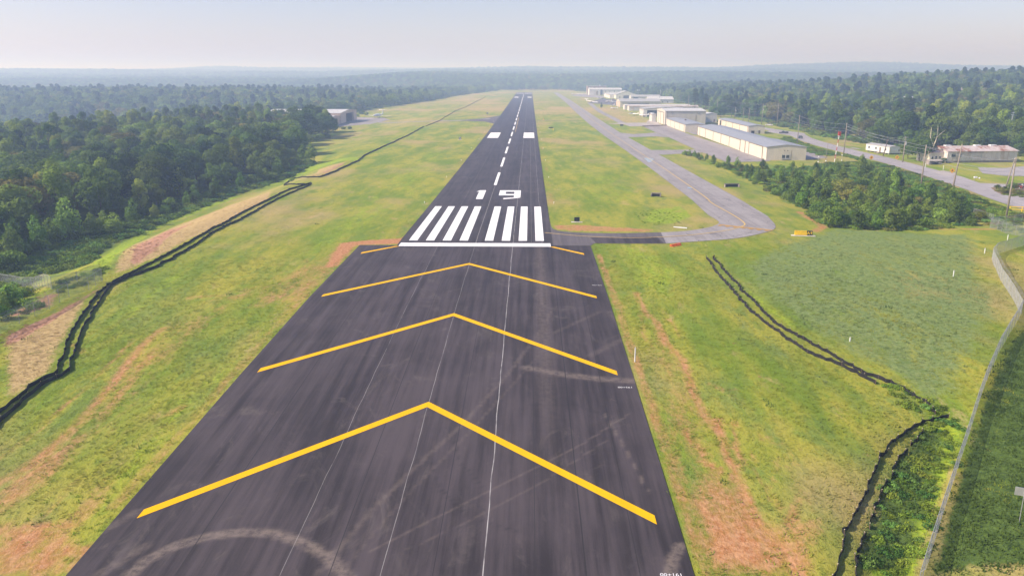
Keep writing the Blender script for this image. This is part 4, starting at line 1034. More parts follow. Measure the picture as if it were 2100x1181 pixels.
# ------------------------------------------------------------------ trees
M['bark'] = plain("bark", (.13, .10, .075), .9, 0, .2, 2.)
M['leaf_deep'] = mat_leaf("deep_green_leaves", (.042, .082, .022), (.135, .200, .042))
M['leaf_mid'] = mat_leaf("green_leaves", (.066, .118, .022), (.20, .275, .050))
M['leaf_light'] = mat_leaf("yellow_green_leaves", (.12, .19, .026), (.30, .37, .065))
M['leaf_olive'] = mat_leaf("olive_leaves", (.10, .115, .03), (.24, .23, .06))
M['leaf_pine'] = mat_leaf("pine_needles", (.030, .060, .026), (.082, .125, .046))
M['leaf_young'] = mat_leaf("young_leaves", (.105, .19, .028), (.25, .36, .06), .4, .8)
M['leaf_gold'] = mat_leaf("golden_leaves", (.160, .180, .026), (.300, .290, .055), .32, .8)
M['leaf_vine'] = mat_leaf("vine_leaves", (.08, .16, .036), (.17, .285, .062), .3, .6)
M['leaf_weed'] = mat_leaf("weed_leaves", (.14, .22, .03), (.27, .35, .05), .3, .8)

def leaf_mesh(lobes, n, size, seed, flat=.35):
    """many leaf-cluster faces spread over the skin and the inside of a set of lobes (x,y,z,r,rz)"""
    g = np.random.default_rng(seed)
    lob = np.array(lobes); w = lob[:, 3] ** 2; w /= w.sum()
    k = g.choice(len(lob), n, p=w)
    d = g.normal(size=(n, 3)); d[:, 2] = d[:, 2] * .9 + .25; d /= np.linalg.norm(d, axis=1)[:, None]
    rad = lob[k, 3] * (.72 + .34 * g.random(n) ** .6)
    c = lob[k, :3] + d * np.stack([rad, rad, rad * lob[k, 4]], 1)
    nrm = d + g.normal(size=(n, 3)) * .42; nrm /= np.linalg.norm(nrm, axis=1)[:, None]
    u = np.cross(nrm, g.normal(size=(n, 3))); u /= np.linalg.norm(u, axis=1)[:, None] + 1e-9
    v = np.cross(nrm, u)
    s = size * (.55 + .9 * g.random(n))[:, None]; a = (.55 + .5 * g.random(n))[:, None]
    droop = nrm * s * (g.random(n)[:, None] - .5) * .7
    P = np.stack([c - u * s * .5, c + v * s * .5 * a + droop, c + u * s * .55, c - v * s * .5 * a + droop], 1)
    V = P.reshape(-1, 3); F = np.arange(n * 4).reshape(-1, 4)
    return V, F

def make_lobes(kind, seed):
    g = np.random.default_rng(seed); out = []
    if kind == 'round':
        for _ in range(16):
            a, q = g.random() * 6.28, g.random() ** .5
            out.append((math.cos(a) * q * 4.4, math.sin(a) * q * 4.4, 9.4 + g.normal() * 1.9 - q * 1.8, 1.6 + g.random() * 1.3, .85))
        out.append((0, 0, 12.6, 2.0, .9)); out.append((0, 0, 8.6, 3.0, 1.0))
        for a in range(5): out.append((math.cos(a * 1.26) * 3.2, math.sin(a * 1.26) * 3.2, 4.6 + g.random() * 1.6, 1.8 + g.random() * .5, 1.1))
    elif kind == 'spread':
        for _ in range(15):
            a, q = g.random() * 6.28, g.random() ** .5
            out.append((math.cos(a) * q * 5., math.sin(a) * q * 5., 9.4 + g.normal() * 1.4 - q * 1.6, 1.7 + g.random() * 1.0, .75))
        out.append((0, 0, 10.6, 2.6, .8))
        for a in range(6): out.append((math.cos(a * 1.05) * 4.2, math.sin(a * 1.05) * 4.2, 4.8 + g.random() * 1.5, 1.8 + g.random() * .5, 1.1))
    elif kind == 'tall':
        for _ in range(13):
            z = 4.5 + g.random() * 12; q = (1 - abs(z - 9) / 9.5) * 2.5 + .3; a = g.random() * 6.28
            out.append((math.cos(a) * q, math.sin(a) * q, z, 1.1 + g.random() * .9, 1.1))
        out.append((0, 0, 16.8, .9, 1.5)); out.append((0, 0, 10, 2.2, 1.8)); out.append((.8, .3, 4.6, 1.7, 1.2)); out.append((-.9, -.2, 4.2, 1.6, 1.2))
    elif kind == 'pine':
        for i in range(15):
            z = 8.5 + i * .62; q = 2.5 * (1 - i / 18.) * (.5 + g.random() * .6); a = i * 2.4 + g.random()
            out.append((math.cos(a) * q, math.sin(a) * q, z, .95 + g.random() * .65, .6))
        out.append((0, 0, 17.6, .8, 1.2))
    elif kind == 'young':
        for _ in range(9):
            z = .9 + g.random() * 3.6; q = (1 - z / 5.8) * 1.5; a = g.random() * 6.28
            out.append((math.cos(a) * q, math.sin(a) * q, z, .62 + g.random() * .45, 1.1))
        out.append((0, 0, 4.9, .5, 1.6)); out.append((0, 0, 2.2, 1.15, 1.2))
    elif kind == 'bush':
        for _ in range(9):
            a, q = g.random() * 6.28, g.random() ** .5 * 1.5
            out.append((math.cos(a) * q, math.sin(a) * q, .9 + g.random() * 1.3 - q * .25, .65 + g.random() * .5, .85))
        out.append((0, 0, 1.5, 1.1, .9))
    elif kind == 'mat':
        for _ in range(12):
            a, q = g.random() * 6.28, g.random() ** .5 * 2.2
            out.append((math.cos(a) * q, math.sin(a) * q, .25 + g.random() * .45, .5 + g.random() * .5, .6))
    return out

def trunk_mb(kind, seed, lobes):
    g = np.random.default_rng(seed + 5); mb = MB()
    top = {'round': 10., 'spread': 9., 'tall': 15., 'pine': 17., 'young': 4.2}[kind]
    r = {'round': .34, 'spread': .4, 'tall': .28, 'pine': .26, 'young': .1}[kind]
    ln = [(g.normal() * .12 * i, g.normal() * .12 * i, top * i / 4. - (.5 if i == 0 else 0)) for i in range(5)]
    mb.tube(ln, [r, r * .8, r * .6, r * .4, r * .15], 7)
    for lb in lobes[:7]:
        b = np.interp(lb[2] * .62, [p[2] for p in ln], range(5)); k = int(min(3, b)); s = np.array(ln[k]) * (1 - (b - k)) + np.array(ln[k + 1]) * (b - k)
        e_ = np.array(lb[:3]); mid = (s + e_) / 2 + np.array([0, 0, -.3])
        mb.tube([s, mid, e_], [r * .38, r * .26, r * .08], 5, False)
    return mb

VAR = []   # (kind, leaf material, label words, crown mesh, trunk mesh)
SPEC = [('round', 'leaf_deep', "dark round-crowned tree"), ('round', 'leaf_mid', "green round-crowned tree"), ('tall', 'leaf_light', "slim pale yellow-green tree"), ('spread', 'leaf_mid', "broad spreading green tree"),
        ('spread', 'leaf_olive', "broad olive-brown tree"), ('pine', 'leaf_pine', "tall thin pine"), ('tall', 'leaf_deep', "slim dark tree"), ('spread', 'leaf_deep', "broad dark tree")]
def leaf_obj(name, lobes, n, size, seed, mat):
    V, F = leaf_mesh(lobes, n, size, seed)
    m = bpy.data.meshes.new(name)
    m.vertices.add(len(V)); m.vertices.foreach_set('co', V.astype(np.float32).ravel())
    m.loops.add(F.size); m.loops.foreach_set('vertex_index', F.astype(np.int32).ravel())
    m.polygons.add(len(F)); m.polygons.foreach_set('loop_start', np.arange(0, F.size, 4, dtype=np.int32)); m.polygons.foreach_set('loop_total', np.full(len(F), 4, np.int32))
    m.update(); m.materials.append(M[mat]); return m
for i, (kind, lm, words_) in enumerate(SPEC):
    lob = make_lobes(kind, 100 + i)
    cm = leaf_obj("crown", lob, {'round': 4400, 'spread': 4800, 'tall': 2900, 'pine': 1900}[kind], {'round': .62, 'spread': .62, 'tall': .52, 'pine': .46}[kind], 200 + i, lm)
    tb = trunk_mb(kind, i, lob); tm = bpy.data.meshes.new("trunk"); tm.from_pydata(tb.v, [], tb.f); tm.materials.append(M['bark'])
    VAR.append((kind, lm, words_, cm, tm))

SRC = bpy.data.collections.new("scatter_sources")      # instanced only, never linked to the scene
def source(name, meshes):
    """join meshes into one source for the masses that nobody could count"""
    bm = bmesh.new(); mats = []
    for m in meshes:
        n0 = len(bm.faces); bm.from_mesh(m); bm.faces.ensure_lookup_table()
        for f in bm.faces[n0:]: f.material_index = len(mats)
        mats.append(m.materials[0])
    me = bpy.data.meshes.new(name); bm.to_mesh(me); bm.free()
    for m in mats: me.materials.append(m)
    return bpy.data.objects.new(name, me)
def collection(name, objs):
    c = bpy.data.collections.new(name)
    for o in objs: c.objects.link(o)
    return c
def scatter(name, pts, rz, scl, idx, coll, label, cat, tilt=None):
    me = bpy.data.meshes.new(name); me.vertices.add(len(pts)); me.vertices.foreach_set('co', np.asarray(pts, np.float32).ravel())
    for k, typ, a in (('rz', 'FLOAT', rz), ('scl', 'FLOAT', scl), ('idx', 'INT', idx)):
        q = me.attributes.new(k, typ, 'POINT'); q.data.foreach_set('value', np.asarray(a, np.int32 if typ == 'INT' else np.float32))
    o = bpy.data.objects.new(name, me); COL.objects.link(o)
    ng = bpy.data.node_groups.new(name, 'GeometryNodeTree')
    ng.interface.new_socket(name="Geometry", in_out='INPUT', socket_type='NodeSocketGeometry'); ng.interface.new_socket(name="Geometry", in_out='OUTPUT', socket_type='NodeSocketGeometry')
    gi, go = ng.nodes.new('NodeGroupInput'), ng.nodes.new('NodeGroupOutput')
    ip = ng.nodes.new('GeometryNodeInstanceOnPoints'); ci = ng.nodes.new('GeometryNodeCollectionInfo')
    ci.inputs['Collection'].default_value = coll; ci.inputs['Separate Children'].default_value = True; ci.inputs['Reset Children'].default_value = True
    def na(k, typ):
        n = ng.nodes.new('GeometryNodeInputNamedAttribute'); n.data_type = typ; n.inputs['Name'].default_value = k; return n.outputs['Attribute']
    cx = ng.nodes.new('ShaderNodeCombineXYZ'); ng.links.new(na('rz', 'FLOAT'), cx.inputs[2])
    er = ng.nodes.new('FunctionNodeEulerToRotation'); ng.links.new(cx.outputs[0], er.inputs[0])
    ng.links.new(gi.outputs[0], ip.inputs['Points']); ng.links.new(ci.outputs[0], ip.inputs['Instance'])
    ip.inputs['Pick Instance'].default_value = True
    ng.links.new(na('idx', 'INT'), ip.inputs['Instance Index']); ng.links.new(er.outputs[0], ip.inputs['Rotation']); ng.links.new(na('scl', 'FLOAT'), ip.inputs['Scale'])
    ng.links.new(ip.outputs[0], go.inputs[0])
    md = o.modifiers.new("scatter", 'NODES'); md.node_group = ng
    return tag(o, label, cat, kind='stuff')

# where woodland grows
EDGE_L = [(at(*q)[0] - 6., at(*q)[1] + 1.) for q in ((-120, 610), (0, 562), (51, 526), (159, 496), (221, 482), (334, 438), (442, 406), (514, 380), (581, 366), (617, 328))]
CLEAR = [(-260, 20)] + EDGE_L + [ (-98, 380), (-140, 470), (-150, 530), (-143, 580), (-205, 600), (-215, 712), (-170, 790), (-174, 865), (-150, 1000), (-136, 1134), (-118, 1447), (-90, 1660), (-60, 1840),
         (70, 1850), (111, 1810), (162, 1600), (185, 1450), (192, 1240), (195, 1141), (200, 912), (196, 754), (197, 642), (196, 569), (191, 505), (188, 470), (193, 432), (198, 395), (200, 383), (232, 360), (300, 352), (420, 330), (420, 20)]
STAND = [(-150.5, 470), (-120, 480), (-118, 520), (-136, 600), (-152, 600)]         # the dark clump before the peach hangar
def wooded(x, y):
    w = ~poly_mask(x, y, CLEAR)
    far = (y > 130) | (x < -60)
    return w & far
def in_view(x, y, z, mx=260, my=140):
    px, py, Zd = proj(np.stack([x, y, z], 1))
    return (Zd > 20) & (px > -mx) & (px < 2100 + mx) & (py < 1181 + my)

def jgrid(x0, x1, y0, y1, s, seed):
    g = np.random.default_rng(seed)
    X, Y = np.meshgrid(np.arange(x0, x1, s), np.arange(y0, y1, s))
    return (X + (g.random(X.shape) - .5) * s * .95).ravel(), (Y + (g.random(X.shape) - .5) * s * .95).ravel()
HOUSES = [(420, 640), (400, 590), (335, 700), (405, 760)]
tx, ty = jgrid(-560, 640, 30, 820, 7.4, 11)
k = wooded(tx, ty) & (np.hypot(tx, ty) < 820); tx, ty = tx[k], ty[k]
# wood behind the peach hangar gives way to a valley clearing; thin the right-hand slope for gardens
g_ = np.random.default_rng(5)
k = np.ones(len(tx), bool)
for hx, hy in HOUSES: k &= ~((np.abs(tx - hx) < 9) & (ty < hy + 10) & (ty > hy - 5))
k &= ~(poly_mask(tx, ty, [(170, 372), (196, 392), (196, 420), (172, 420)]))
k &= g_.random(len(tx)) > np.where(tx > 0, .28, .10)
tx, ty = tx[k], ty[k]
tz = terrain(tx, ty)
n = len(tx); g_ = np.random.default_rng(6)
ts = .62 + .5 * g_.random(n); ts *= np.where(tx > 0, 1.08, .98)
edge = line_dist(tx, ty, EDGE_L); ts *= np.where((tx < 0) & (edge < 7), .72, 1.)
typ = fbm(tx / 60., ty / 60., 31, 2) + (g_.random(n) - .5) * .5
ti = np.where(typ < .28, 7, np.where(typ < .40, 0, np.where(typ < .52, 1, np.where(typ < .64, 3, np.where(typ < .70, 2, np.where(typ < .80, 4, 6))))))
ti = np.where((g_.random(n) < .10) & (tx > 0), 5, ti)
ti = np.where((tx < 0) & (edge < 9) & (g_.random(n) < .6), np.where(g_.random(n) < .5, 2, 1), ti)
trz = g_.random(n) * 6.28
# trees that stand by themselves (survey)
SOLO = []
for px, py, i, h, lab in ((640, 283, 0, 17, None), (655, 280, 6, 17, None), (668, 277, 2, 17.5, None), (627, 284, 7, 15, None), (610, 288, 0, 14, None), (676, 271, 1, 12, None), (600, 300, 3, 15, None), (617, 280, 7, 16, None), (633, 275, 0, 16, None), (648, 272, 7, 17, None), (661, 272, 0, 16.5, None), (672, 281, 7, 13, None), (590, 296, 7, 15, None), (655, 262, 3, 15, None),
                          (1797, 301, 1, 13, None), (1826, 301, 0, 14, None), (1812, 298, 3, 8, None), (1840, 300, 7, 15, None), (1885, 331, 3, 10.5, "lone light-green tree between the transformer pole and the dead tree"), (1983, 318, 3, 11, "domed green tree behind the roof of the rust-stained warehouse"), (1862, 326, 1, 8, "small green tree behind the white mobile home's right end"),
                          (1424, 235, 5, 24, "tallest pine by the bend of the far road"), (1446, 236, 5, 20, "second pine by the bend of the far road"), (1437, 228, 5, 22, None), (1500, 240, 1, 15, None), (1480, 232, 3, 16, None), (1466, 240, 7, 9, None), (1478, 243, 0, 10, None), (1233, 222.5, 6, 6.5, "tiny dark conifer alone in the grass beside the aeroplane apron")):
    p = at(px, py); SOLO.append((p[0], p[1], i, h / {'round': 14.3, 'spread': 12.6, 'tall': 18.2, 'pine': 18.6}[SPEC[i][0]], lab))
tx = np.append(tx, [s[0] for s in SOLO]); ty = np.append(ty, [s[1] for s in SOLO]); tz = terrain(tx, ty); ti = np.append(ti, [s[2] for s in SOLO]); ts = np.append(ts, [s[3] for s in SOLO]); trz = np.append(trz, g_.random(len(SOLO)) * 6.28)
SLAB = {n + j: s[4] for j, s in enumerate(SOLO)}; n = len(tx)
k = in_view(tx, ty, tz)
# how much of each tree the photograph's viewpoint shows
HT = np.array([{'round': 14.3, 'spread': 12.6, 'tall': 18.2, 'pine': 18.6}[VAR[i][0]] for i in ti]) * ts
WD = np.array([{'round': 9., 'spread': 12., 'tall': 6., 'pine': 5.}[VAR[i][0]] for i in ti]) * ts
bx, by, bz = proj(np.stack([tx, ty, tz + HT * .2], 1)); ux, uy, uz = proj(np.stack([tx, ty, tz + HT], 1))
cover = np.zeros((296, 525), bool); vis = np.zeros(n)
for j in np.argsort(bz):
    if not k[j]: continue
    c_x, c_y = (bx[j] + ux[j]) / 8, (by[j] + uy[j]) / 8; rx, ry = max(.6, WD[j] * FPX / bz[j] / 8), max(.6, (by[j] - uy[j]) / 8)
    x0, x1, y0, y1 = int(max(0, c_x - rx)), int(min(525, c_x + rx + 1)), int(max(0, c_y - ry)), int(min(296, c_y + ry + 1))
    if x1 <= x0 or y1 <= y0: continue
    YY, XX = np.mgrid[y0:y1, x0:x1]; e2 = ((XX + .5 - c_x) / rx) ** 2 + ((YY + .5 - c_y) / ry) ** 2 < 1
    sub = cover[y0:y1, x0:x1]; vis[j] = (e2 & ~sub).sum(); sub |= e2
order = np.argsort(-vis)
solo = [j for j in range(n - len(SOLO), n) if k[j]]
chosen = solo + [int(j) for j in order if j < n - len(SOLO) and vis[j] > 0][:296 - len(solo)]
cs = set(chosen)
MARKS = [("chain-link corner below the wood", (-66, 138)), ("zigzag in the black silt fence", (-64, 266)), ("peach hangar", (-142, 640)), ("white mobile home", (175, 370)), ("rust-roofed warehouse", (190, 338)), ("dead forked tree", tuple(at(1912, 320)[:2])),
         ("pull-off with dark cars", tuple(at(1648, 279)[:2])), ("short cream hangar row", (155, 560)), ("tall pale pole in the wood", (262, 432)), ("brown-doored workshop", (184, 1000))]
ORD = ["nearest", "second nearest", "third nearest", "fourth nearest", "fifth nearest", "sixth nearest", "seventh nearest", "eighth nearest", "ninth nearest", "tenth nearest", "eleventh nearest", "twelfth nearest", "thirteenth nearest", "fourteenth nearest", "fifteenth nearest", "sixteenth nearest"]
buckets = {}
for j in chosen:
    d = [math.hypot(tx[j] - m[1][0], ty[j] - m[1][1]) for m in MARKS]; q = int(np.argmin(d))
    buckets.setdefault((ti[j], q, int(ts[j] > .86)), []).append((d[q], j))
LAB = {}
for (v, q, big), l in buckets.items():
    w_ = SPEC[v][2]; w_ = w_ if w_.startswith(("tall", "broad")) else (("large " if big else "smaller ") + w_)
    if w_.startswith("broad"): w_ = ("large " if big else "low ") + w_
    if w_.startswith("tall"): w_ = w_ if big else "shorter thin pine"
    for r_, (d, j) in enumerate(sorted(l)): LAB[j] = "%s, %s to the %s" % (w_, ORD[min(r_, 15)], MARKS[q][0])
for j in chosen:
    v = int(ti[j]); sc = float(ts[j])
    e = bpy.data.objects.new("pine_tree" if SPEC[v][0] == 'pine' else "tree", None); COL.objects.link(e)
    e.location = (tx[j], ty[j], tz[j]); e.rotation_euler = (0, 0, trz[j]); e.scale = (sc * 1.12, sc * 1.12, sc * (.92 + .12 * ((j * 37) % 10) / 10))
    tag(e, SLAB.get(j) or LAB[j], "tree", "trees along the edges of the woods")
    for nm, md_ in (("trunk", VAR[v][4]), ("crown", VAR[v][3])):
        o = bpy.data.objects.new(nm, md_); COL.objects.link(o); o.parent = e
rest = np.array([j for j in range(n) if k[j] and j not in cs])
nearsrc = collection("wood_sources", [source("wood_%02d" % i, [v[3], v[4]]) for i, v in enumerate(VAR)])
scatter("wood", np.stack([tx, ty, tz], 1)[rest], trz[rest], ts[rest], ti[rest], nearsrc, "dense mixed green wood filling the slopes behind the front trees on both sides", "wood")
# farther woods: the same kinds with fewer, larger leaf clusters
farsrc = []
for i, (kind, lm, w_) in enumerate(SPEC):
    farsrc.append(source("far_%02d" % i, [leaf_obj("far", [(a * 1.15, b_ * 1.15, c * .86, d * 1.2, e_) for a, b_, c, d, e_ in make_lobes(kind if kind == 'pine' else ('round' if i % 2 else 'spread'), 300 + i)], 560, 1.25, 400 + i, lm)]))
farcoll = collection("far_sources", farsrc)
def far_wood(r0, r1, s, seed, sc):
    x, y = jgrid(-r1 * .95, r1 * .95, 60, r1, s, seed); r = np.hypot(x, y); q = (r >= r0) & (r < r1) & wooded(x, y); x, y = x[q], y[q]
    z = terrain(x, y); q = in_view(x, y, z, 420); x, y, z = x[q], y[q], z[q]; g = np.random.default_rng(seed)
    t = fbm(x / 140., y / 140., 31, 3) + (g.random(len(x)) - .5) * .5
    i = np.where(t < .30, 7, np.where(t < .42, 0, np.where(t < .54, 1, np.where(t < .66, 3, np.where(t < .74, 4, np.where(t < .78, 2, 0))))))
    i = np.where(g.random(len(x)) < .12, 5, i) if r1 < 1600 else np.where((i == 6) | (i == 2), 1, i)
    return np.stack([x, y, z - (1 if r1 < 3000 else 5)], 1), g.random(len(x)) * 6.28, sc * (.8 + .4 * g.random(len(x))), i
parts_ = [far_wood(820, 1500, 9.5, 51, .98), far_wood(1500, 2700, 13, 52, 1.05), far_wood(2700, 6400, 24, 53, 1.5)]
scatter("far_wood", *[np.concatenate([p[q] for p in parts_]) for q in range(4)], farcoll, "hazy blue-green woods rolling over the far hills to the horizon", "wood")

# the dead tree
p = at(1912, 320); e = empty("dead_tree", tuple(p), 0, "bare forked dead tree with pale limbs beside the warehouse", "tree")
MB().tube([(0, 0, -.3), (.1, 0, 2.4), (0, 0, 4.6)], [.42, .34, .30], 8).build("trunk", M['palewood'], e, smooth=True)
for pts, r in (([(0, 0, 4.5), (-1.0, 0, 6.2), (-2.0, .2, 8.6), (-1.9, .1, 11.6), (-2.3, 0, 12.6)], .24), ([(0, 0, 4.5), (.6, 0, 6.6), (.9, -.2, 9.4), (.7, -.1, 12.8)], .24), ([(.8, -.1, 8.2), (2.4, 0, 9.8), (4.4, .2, 11.4)], .15), ([(-1.9, .2, 8.4), (-1.3, .2, 9.6), (-1.4, .2, 10.6)], .1)):
    MB().tube(pts, [r * (1 - .75 * i / (len(pts) - 1)) for i in range(len(pts))], 7).build("limb", M['palewood'], e, smooth=True)

# ------------------------------------------------------------------ shrubs and young trees
SH = []
for i, (kind, lm, nleaf, sz, w_) in enumerate((('young', 'leaf_young', 900, .34, "pointed bright-green young tree"), ('young', 'leaf_mid', 900, .34, "pointed dark-green young tree"), ('bush', 'leaf_young', 800, .34, "round bright-green bush"), ('bush', 'leaf_mid', 800, .34, "round dark-green bush"), ('bush', 'leaf_gold', 800, .30, "feathery golden-green bush"), ('bush', 'leaf_olive', 700, .34, "round olive bush"))):
    SH.append((leaf_obj("foliage", make_lobes(kind, 500 + i), nleaf, sz, 600 + i, lm), w_, kind))
SHM = [("amber warning sign by the road", tuple(at(1786, 330)[:2])), ("red and white mast", tuple(at(1711, 333)[:2])), ("yellow airfield sign", tuple(at(1650, 483)[:2])), ("black culvert headwall", tuple(at(1500, 383)[:2])), ("near end of the longest hangar", (119, 340)), ("chain-link gate corner", tuple(at(2030, 468)[:2])),
       ("chain-link corner below the wood", (-66, 138)), ("zigzag in the black silt fence", (-64, 266)), ("pole at the roadside", tuple(at(1887, 393)[:2])), ("warehouse", (182, 332)), ("planted island", tuple(at(2070, 398)[:2]))]
BUSH = ats([(1402, 318), (1445, 332), (1500, 356), (1560, 386), (1620, 415), (1668, 448), (1690, 466), (1740, 470), (1800, 474), (1900, 466), (1985, 455), (1990, 440), (1950, 420), (1880, 398), (1800, 368), (1760, 352), (1722, 336), (1650, 346), (1560, 348), (1500, 342), (1440, 325)])
bx_, by_ = jgrid(55, 170, 150, 380, 3.3, 77)
q = poly_mask(bx_, by_, BUSH); bx_, by_ = bx_[q], by_[q]
g = np.random.default_rng(78)
u, v, _ = proj(np.stack([bx_, by_, terrain(bx_, by_)], 1))
dens_ = np.where((u < 1640) & (v < 350), .6, np.where((u > 1640) & (v < 400) & (u < 1800), .22, np.where((u > 1560) & (u < 1660) & (v < 390), .35, .72))); q = g.random(len(bx_)) < dens_; bx_, by_, u, v = bx_[q], by_[q], u[q], v[q]
sh = []
for x, y, a, b in zip(bx_, by_, u, v):
    mass = (a > 1560) & (b > 375) | (a > 1830)
    s = (.68 + .5 * g.random()) * (1.0 if mass else .62); i = int(g.choice([0, 1, 2, 3, 5], p=[.22, .33, .2, .2, .05]))
    if abs(a - 1740) < 34 and abs(b - 405) < 22: i, s = 4, 1.25
    if 1760 < a < 1800 and b < 372: i, s = 3, 1.1
    if b > 452: i, s = (int(g.choice([1, 0, 2])), .75 + .4 * g.random())
    sh.append((x, y, i, s))
for px, py, i, s in ((1775, 352, 3, 1.6), (1766, 357, 1, 1.1), (1823, 368, 3, 1.3), (1405, 318, 3, .8), (1412, 320, 3, .8), (1424, 322, 3, .7), (1432, 327, 1, .6), (1960, 458, 1, 1.1), (1990, 462, 3, .9), (1912, 330, 3, 1.0), (1925, 332, 5, .9), (1935, 335, 3, .8), (2045, 388, 3, .55), (2060, 390, 3, .5), (2074, 391, 2, .8), (2062, 398, 5, .5), (2078, 397, 5, .5), (2090, 400, 5, .45), (2053, 394, 5, .5),
                     (598, 372, 2, .5), (690, 262, 3, .9), (705, 266, 3, .8), (718, 266, 3, .8), (618, 292, 3, 1.6), (632, 291, 3, 1.7), (645, 290, 3, 1.6), (657, 287, 3, 1.5), (668, 284, 3, 1.4), (606, 297, 3, 1.5), (640, 286, 3, 1.7), (742, 235, 3, 1.4), (752, 237, 3, 1.2), (733, 240, 3, .9), (2010, 452, 4, .8), (1985, 450, 3, .8)):
    p = at(px, py); sh.append((p[0], p[1], i, s))
# saplings along the foot of the left wood
for k_ in range(60):
    t = k_ / 59. * (len(EDGE_L) - 2) + 1; q_ = min(int(t), len(EDGE_L) - 2); y = EDGE_L[q_][1] * (1 - t + q_) + EDGE_L[q_ + 1][1] * (t - q_); x = EDGE_L[q_][0] * (1 - t + q_) + EDGE_L[q_ + 1][0] * (t - q_) + 4.5 + g.normal() * 1.8
    sh.append((x, y, int(g.choice([0, 1, 2, 3])), (.8 + .6 * g.random()) * (1.25 if y < 190 else 1.0)))
for px, py, s in ((640, 338, 1.5), (622, 336, 1.5), (603, 340, 1.4), (560, 350, 1.5), (535, 352, 1.6), (516, 358, 1.4), (20, 625, 1.1), (-8, 640, 1.2), (5, 655, .7), (45, 612, .6)):
    p = at(px, py); sh.append((p[0], p[1], 2 if px < 100 else int(g.choice([0, 1, 3])), s))
bk = {}
for j, (x, y, i, s) in enumerate(sh):
    d = [math.hypot(x - m[1][0], y - m[1][1]) for m in SHM]; q = int(np.argmin(d)); bk.setdefault((i, q), []).append((d[q], j))
SLB = {}
for (i, q), l in bk.items():
    for r_, (d, j) in enumerate(sorted(l)):
        o_ = ORD[r_] if r_ < 16 else ("in the crowd nearest the %s" % SHM[q][0])
        SLB[j] = ("%s, %s to the %s" % (SH[i][1], o_, SHM[q][0])) if r_ < 16 else "%s, %s" % (SH[i][1], o_)
for j, (x, y, i, s) in enumerate(sh):
    o = bpy.data.objects.new("shrub" if SH[i][2] == 'bush' else "young_tree", SH[i][0]); COL.objects.link(o)
    o.location = (x, y, float(terrain(x, y)) - .1); o.rotation_euler = (0, 0, g.random() * 6.28); o.scale = (s * (.9 + .3 * g.random()), s, s * (.85 + .35 * g.random()))
    tag(o, SLB[j], "shrub" if SH[i][2] == 'bush' else "young tree", "bushes and young trees of the hollow and the wood edge")

# undergrowth: creeper mats and weeds that nobody could count
mats_ = collection("mat_sources", [source("mat_%d" % i, [leaf_obj("mat", make_lobes('mat', 700 + i), 500, .34, 710 + i, lm)]) for i, lm in enumerate(('leaf_vine', 'leaf_weed', 'leaf_mid', 'leaf_olive'))])
def zone_pts(poly, s, seed, keep=1.):
    poly = np.array([p[:2] for p in poly]); x, y = jgrid(poly[:, 0].min(), poly[:, 0].max(), poly[:, 1].min(), poly[:, 1].max(), s, seed)
    q = poly_mask(x, y, poly) & (np.random.default_rng(seed).random(len(x)) < keep); return x[q], y[q]
ZX, ZY, ZS, ZI = [], [], [], []
g = np.random.default_rng(9)
def mats_in(px_poly, s, seed, scale, probs, keep=1.):
    x, y = zone_pts(ats(px_poly), s, seed, keep); ZX.extend(x); ZY.extend(y); ZS.extend(scale * (.7 + .6 * g.random(len(x)))); ZI.extend(g.choice(4, len(x), p=probs))
mats_in([(1700, 338), (1760, 352), (1800, 366), (1880, 396), (1950, 420), (1990, 440), (2030, 462), (2090, 458), (2100, 445), (2030, 416), (1990, 398), (1940, 381), (1880, 360), (1830, 344), (1760, 326), (1700, 311), (1660, 300), (1640, 292), (1610, 280), (1600, 288), (1650, 310), (1690, 325)], 2.1, 21, .62, [.45, .2, .2, .15])
mats_in([(1420, 322), (1500, 350), (1640, 425), (1690, 468), (1850, 474), (1990, 462), (1960, 425), (1850, 385), (1750, 345), (1600, 350), (1500, 342)], 2.3, 22, .6, [.3, .35, .2, .15], .9)
mats_in([(0, 615), (90, 560), (175, 545), (225, 500), (330, 458), (480, 400), (645, 336), (630, 328), (560, 348), (470, 380), (330, 425), (200, 470), (100, 510), (0, 560)], 2.0, 23, .75, [.45, .15, .4, 0.])
mats_in([(1560, 352), (1650, 346), (1690, 337), (1760, 350), (1750, 372), (1640, 385)], 1.9, 31, .62, [.6, .2, .2, 0.])
mats_in([(1300, 436), (1345, 428), (1392, 440), (1400, 458), (1340, 462), (1310, 455)], 1.2, 24, .11, [.1, .9, 0., 0.], .6)
mats_in([(1910, 850), (1960, 850), (1985, 880), (1960, 960), (1920, 1090), (1880, 1190), (1765, 1190), (1785, 1070), (1830, 970), (1880, 905)], 1.25, 25, .3, [.45, .5, .05, 0.], .85)
mats_in([(1800, 790), (1850, 790), (1905, 830), (1960, 850), (1900, 850), (1830, 825)], 1.2, 26, .32, [.15, .75, .05, .05], .8)
mats_in([(0, 590), (60, 590), (70, 640), (0, 665)], 2., 27, .6, [.1, .4, .4, .1], .6)
mats_in([(100, 600), (140, 575), (205, 552), (215, 562), (130, 606)], 1.8, 28, .42, [.1, .5, .4, 0.])
mats_in([(2035, 465), (2100, 455), (2100, 480), (2060, 476)], 1.8, 29, .5, [.2, .4, .3, .1])
mats_in([(2035, 388), (2100, 392), (2100, 406), (2060, 402)], 2., 30, .35, [.1, .3, .2, .4])
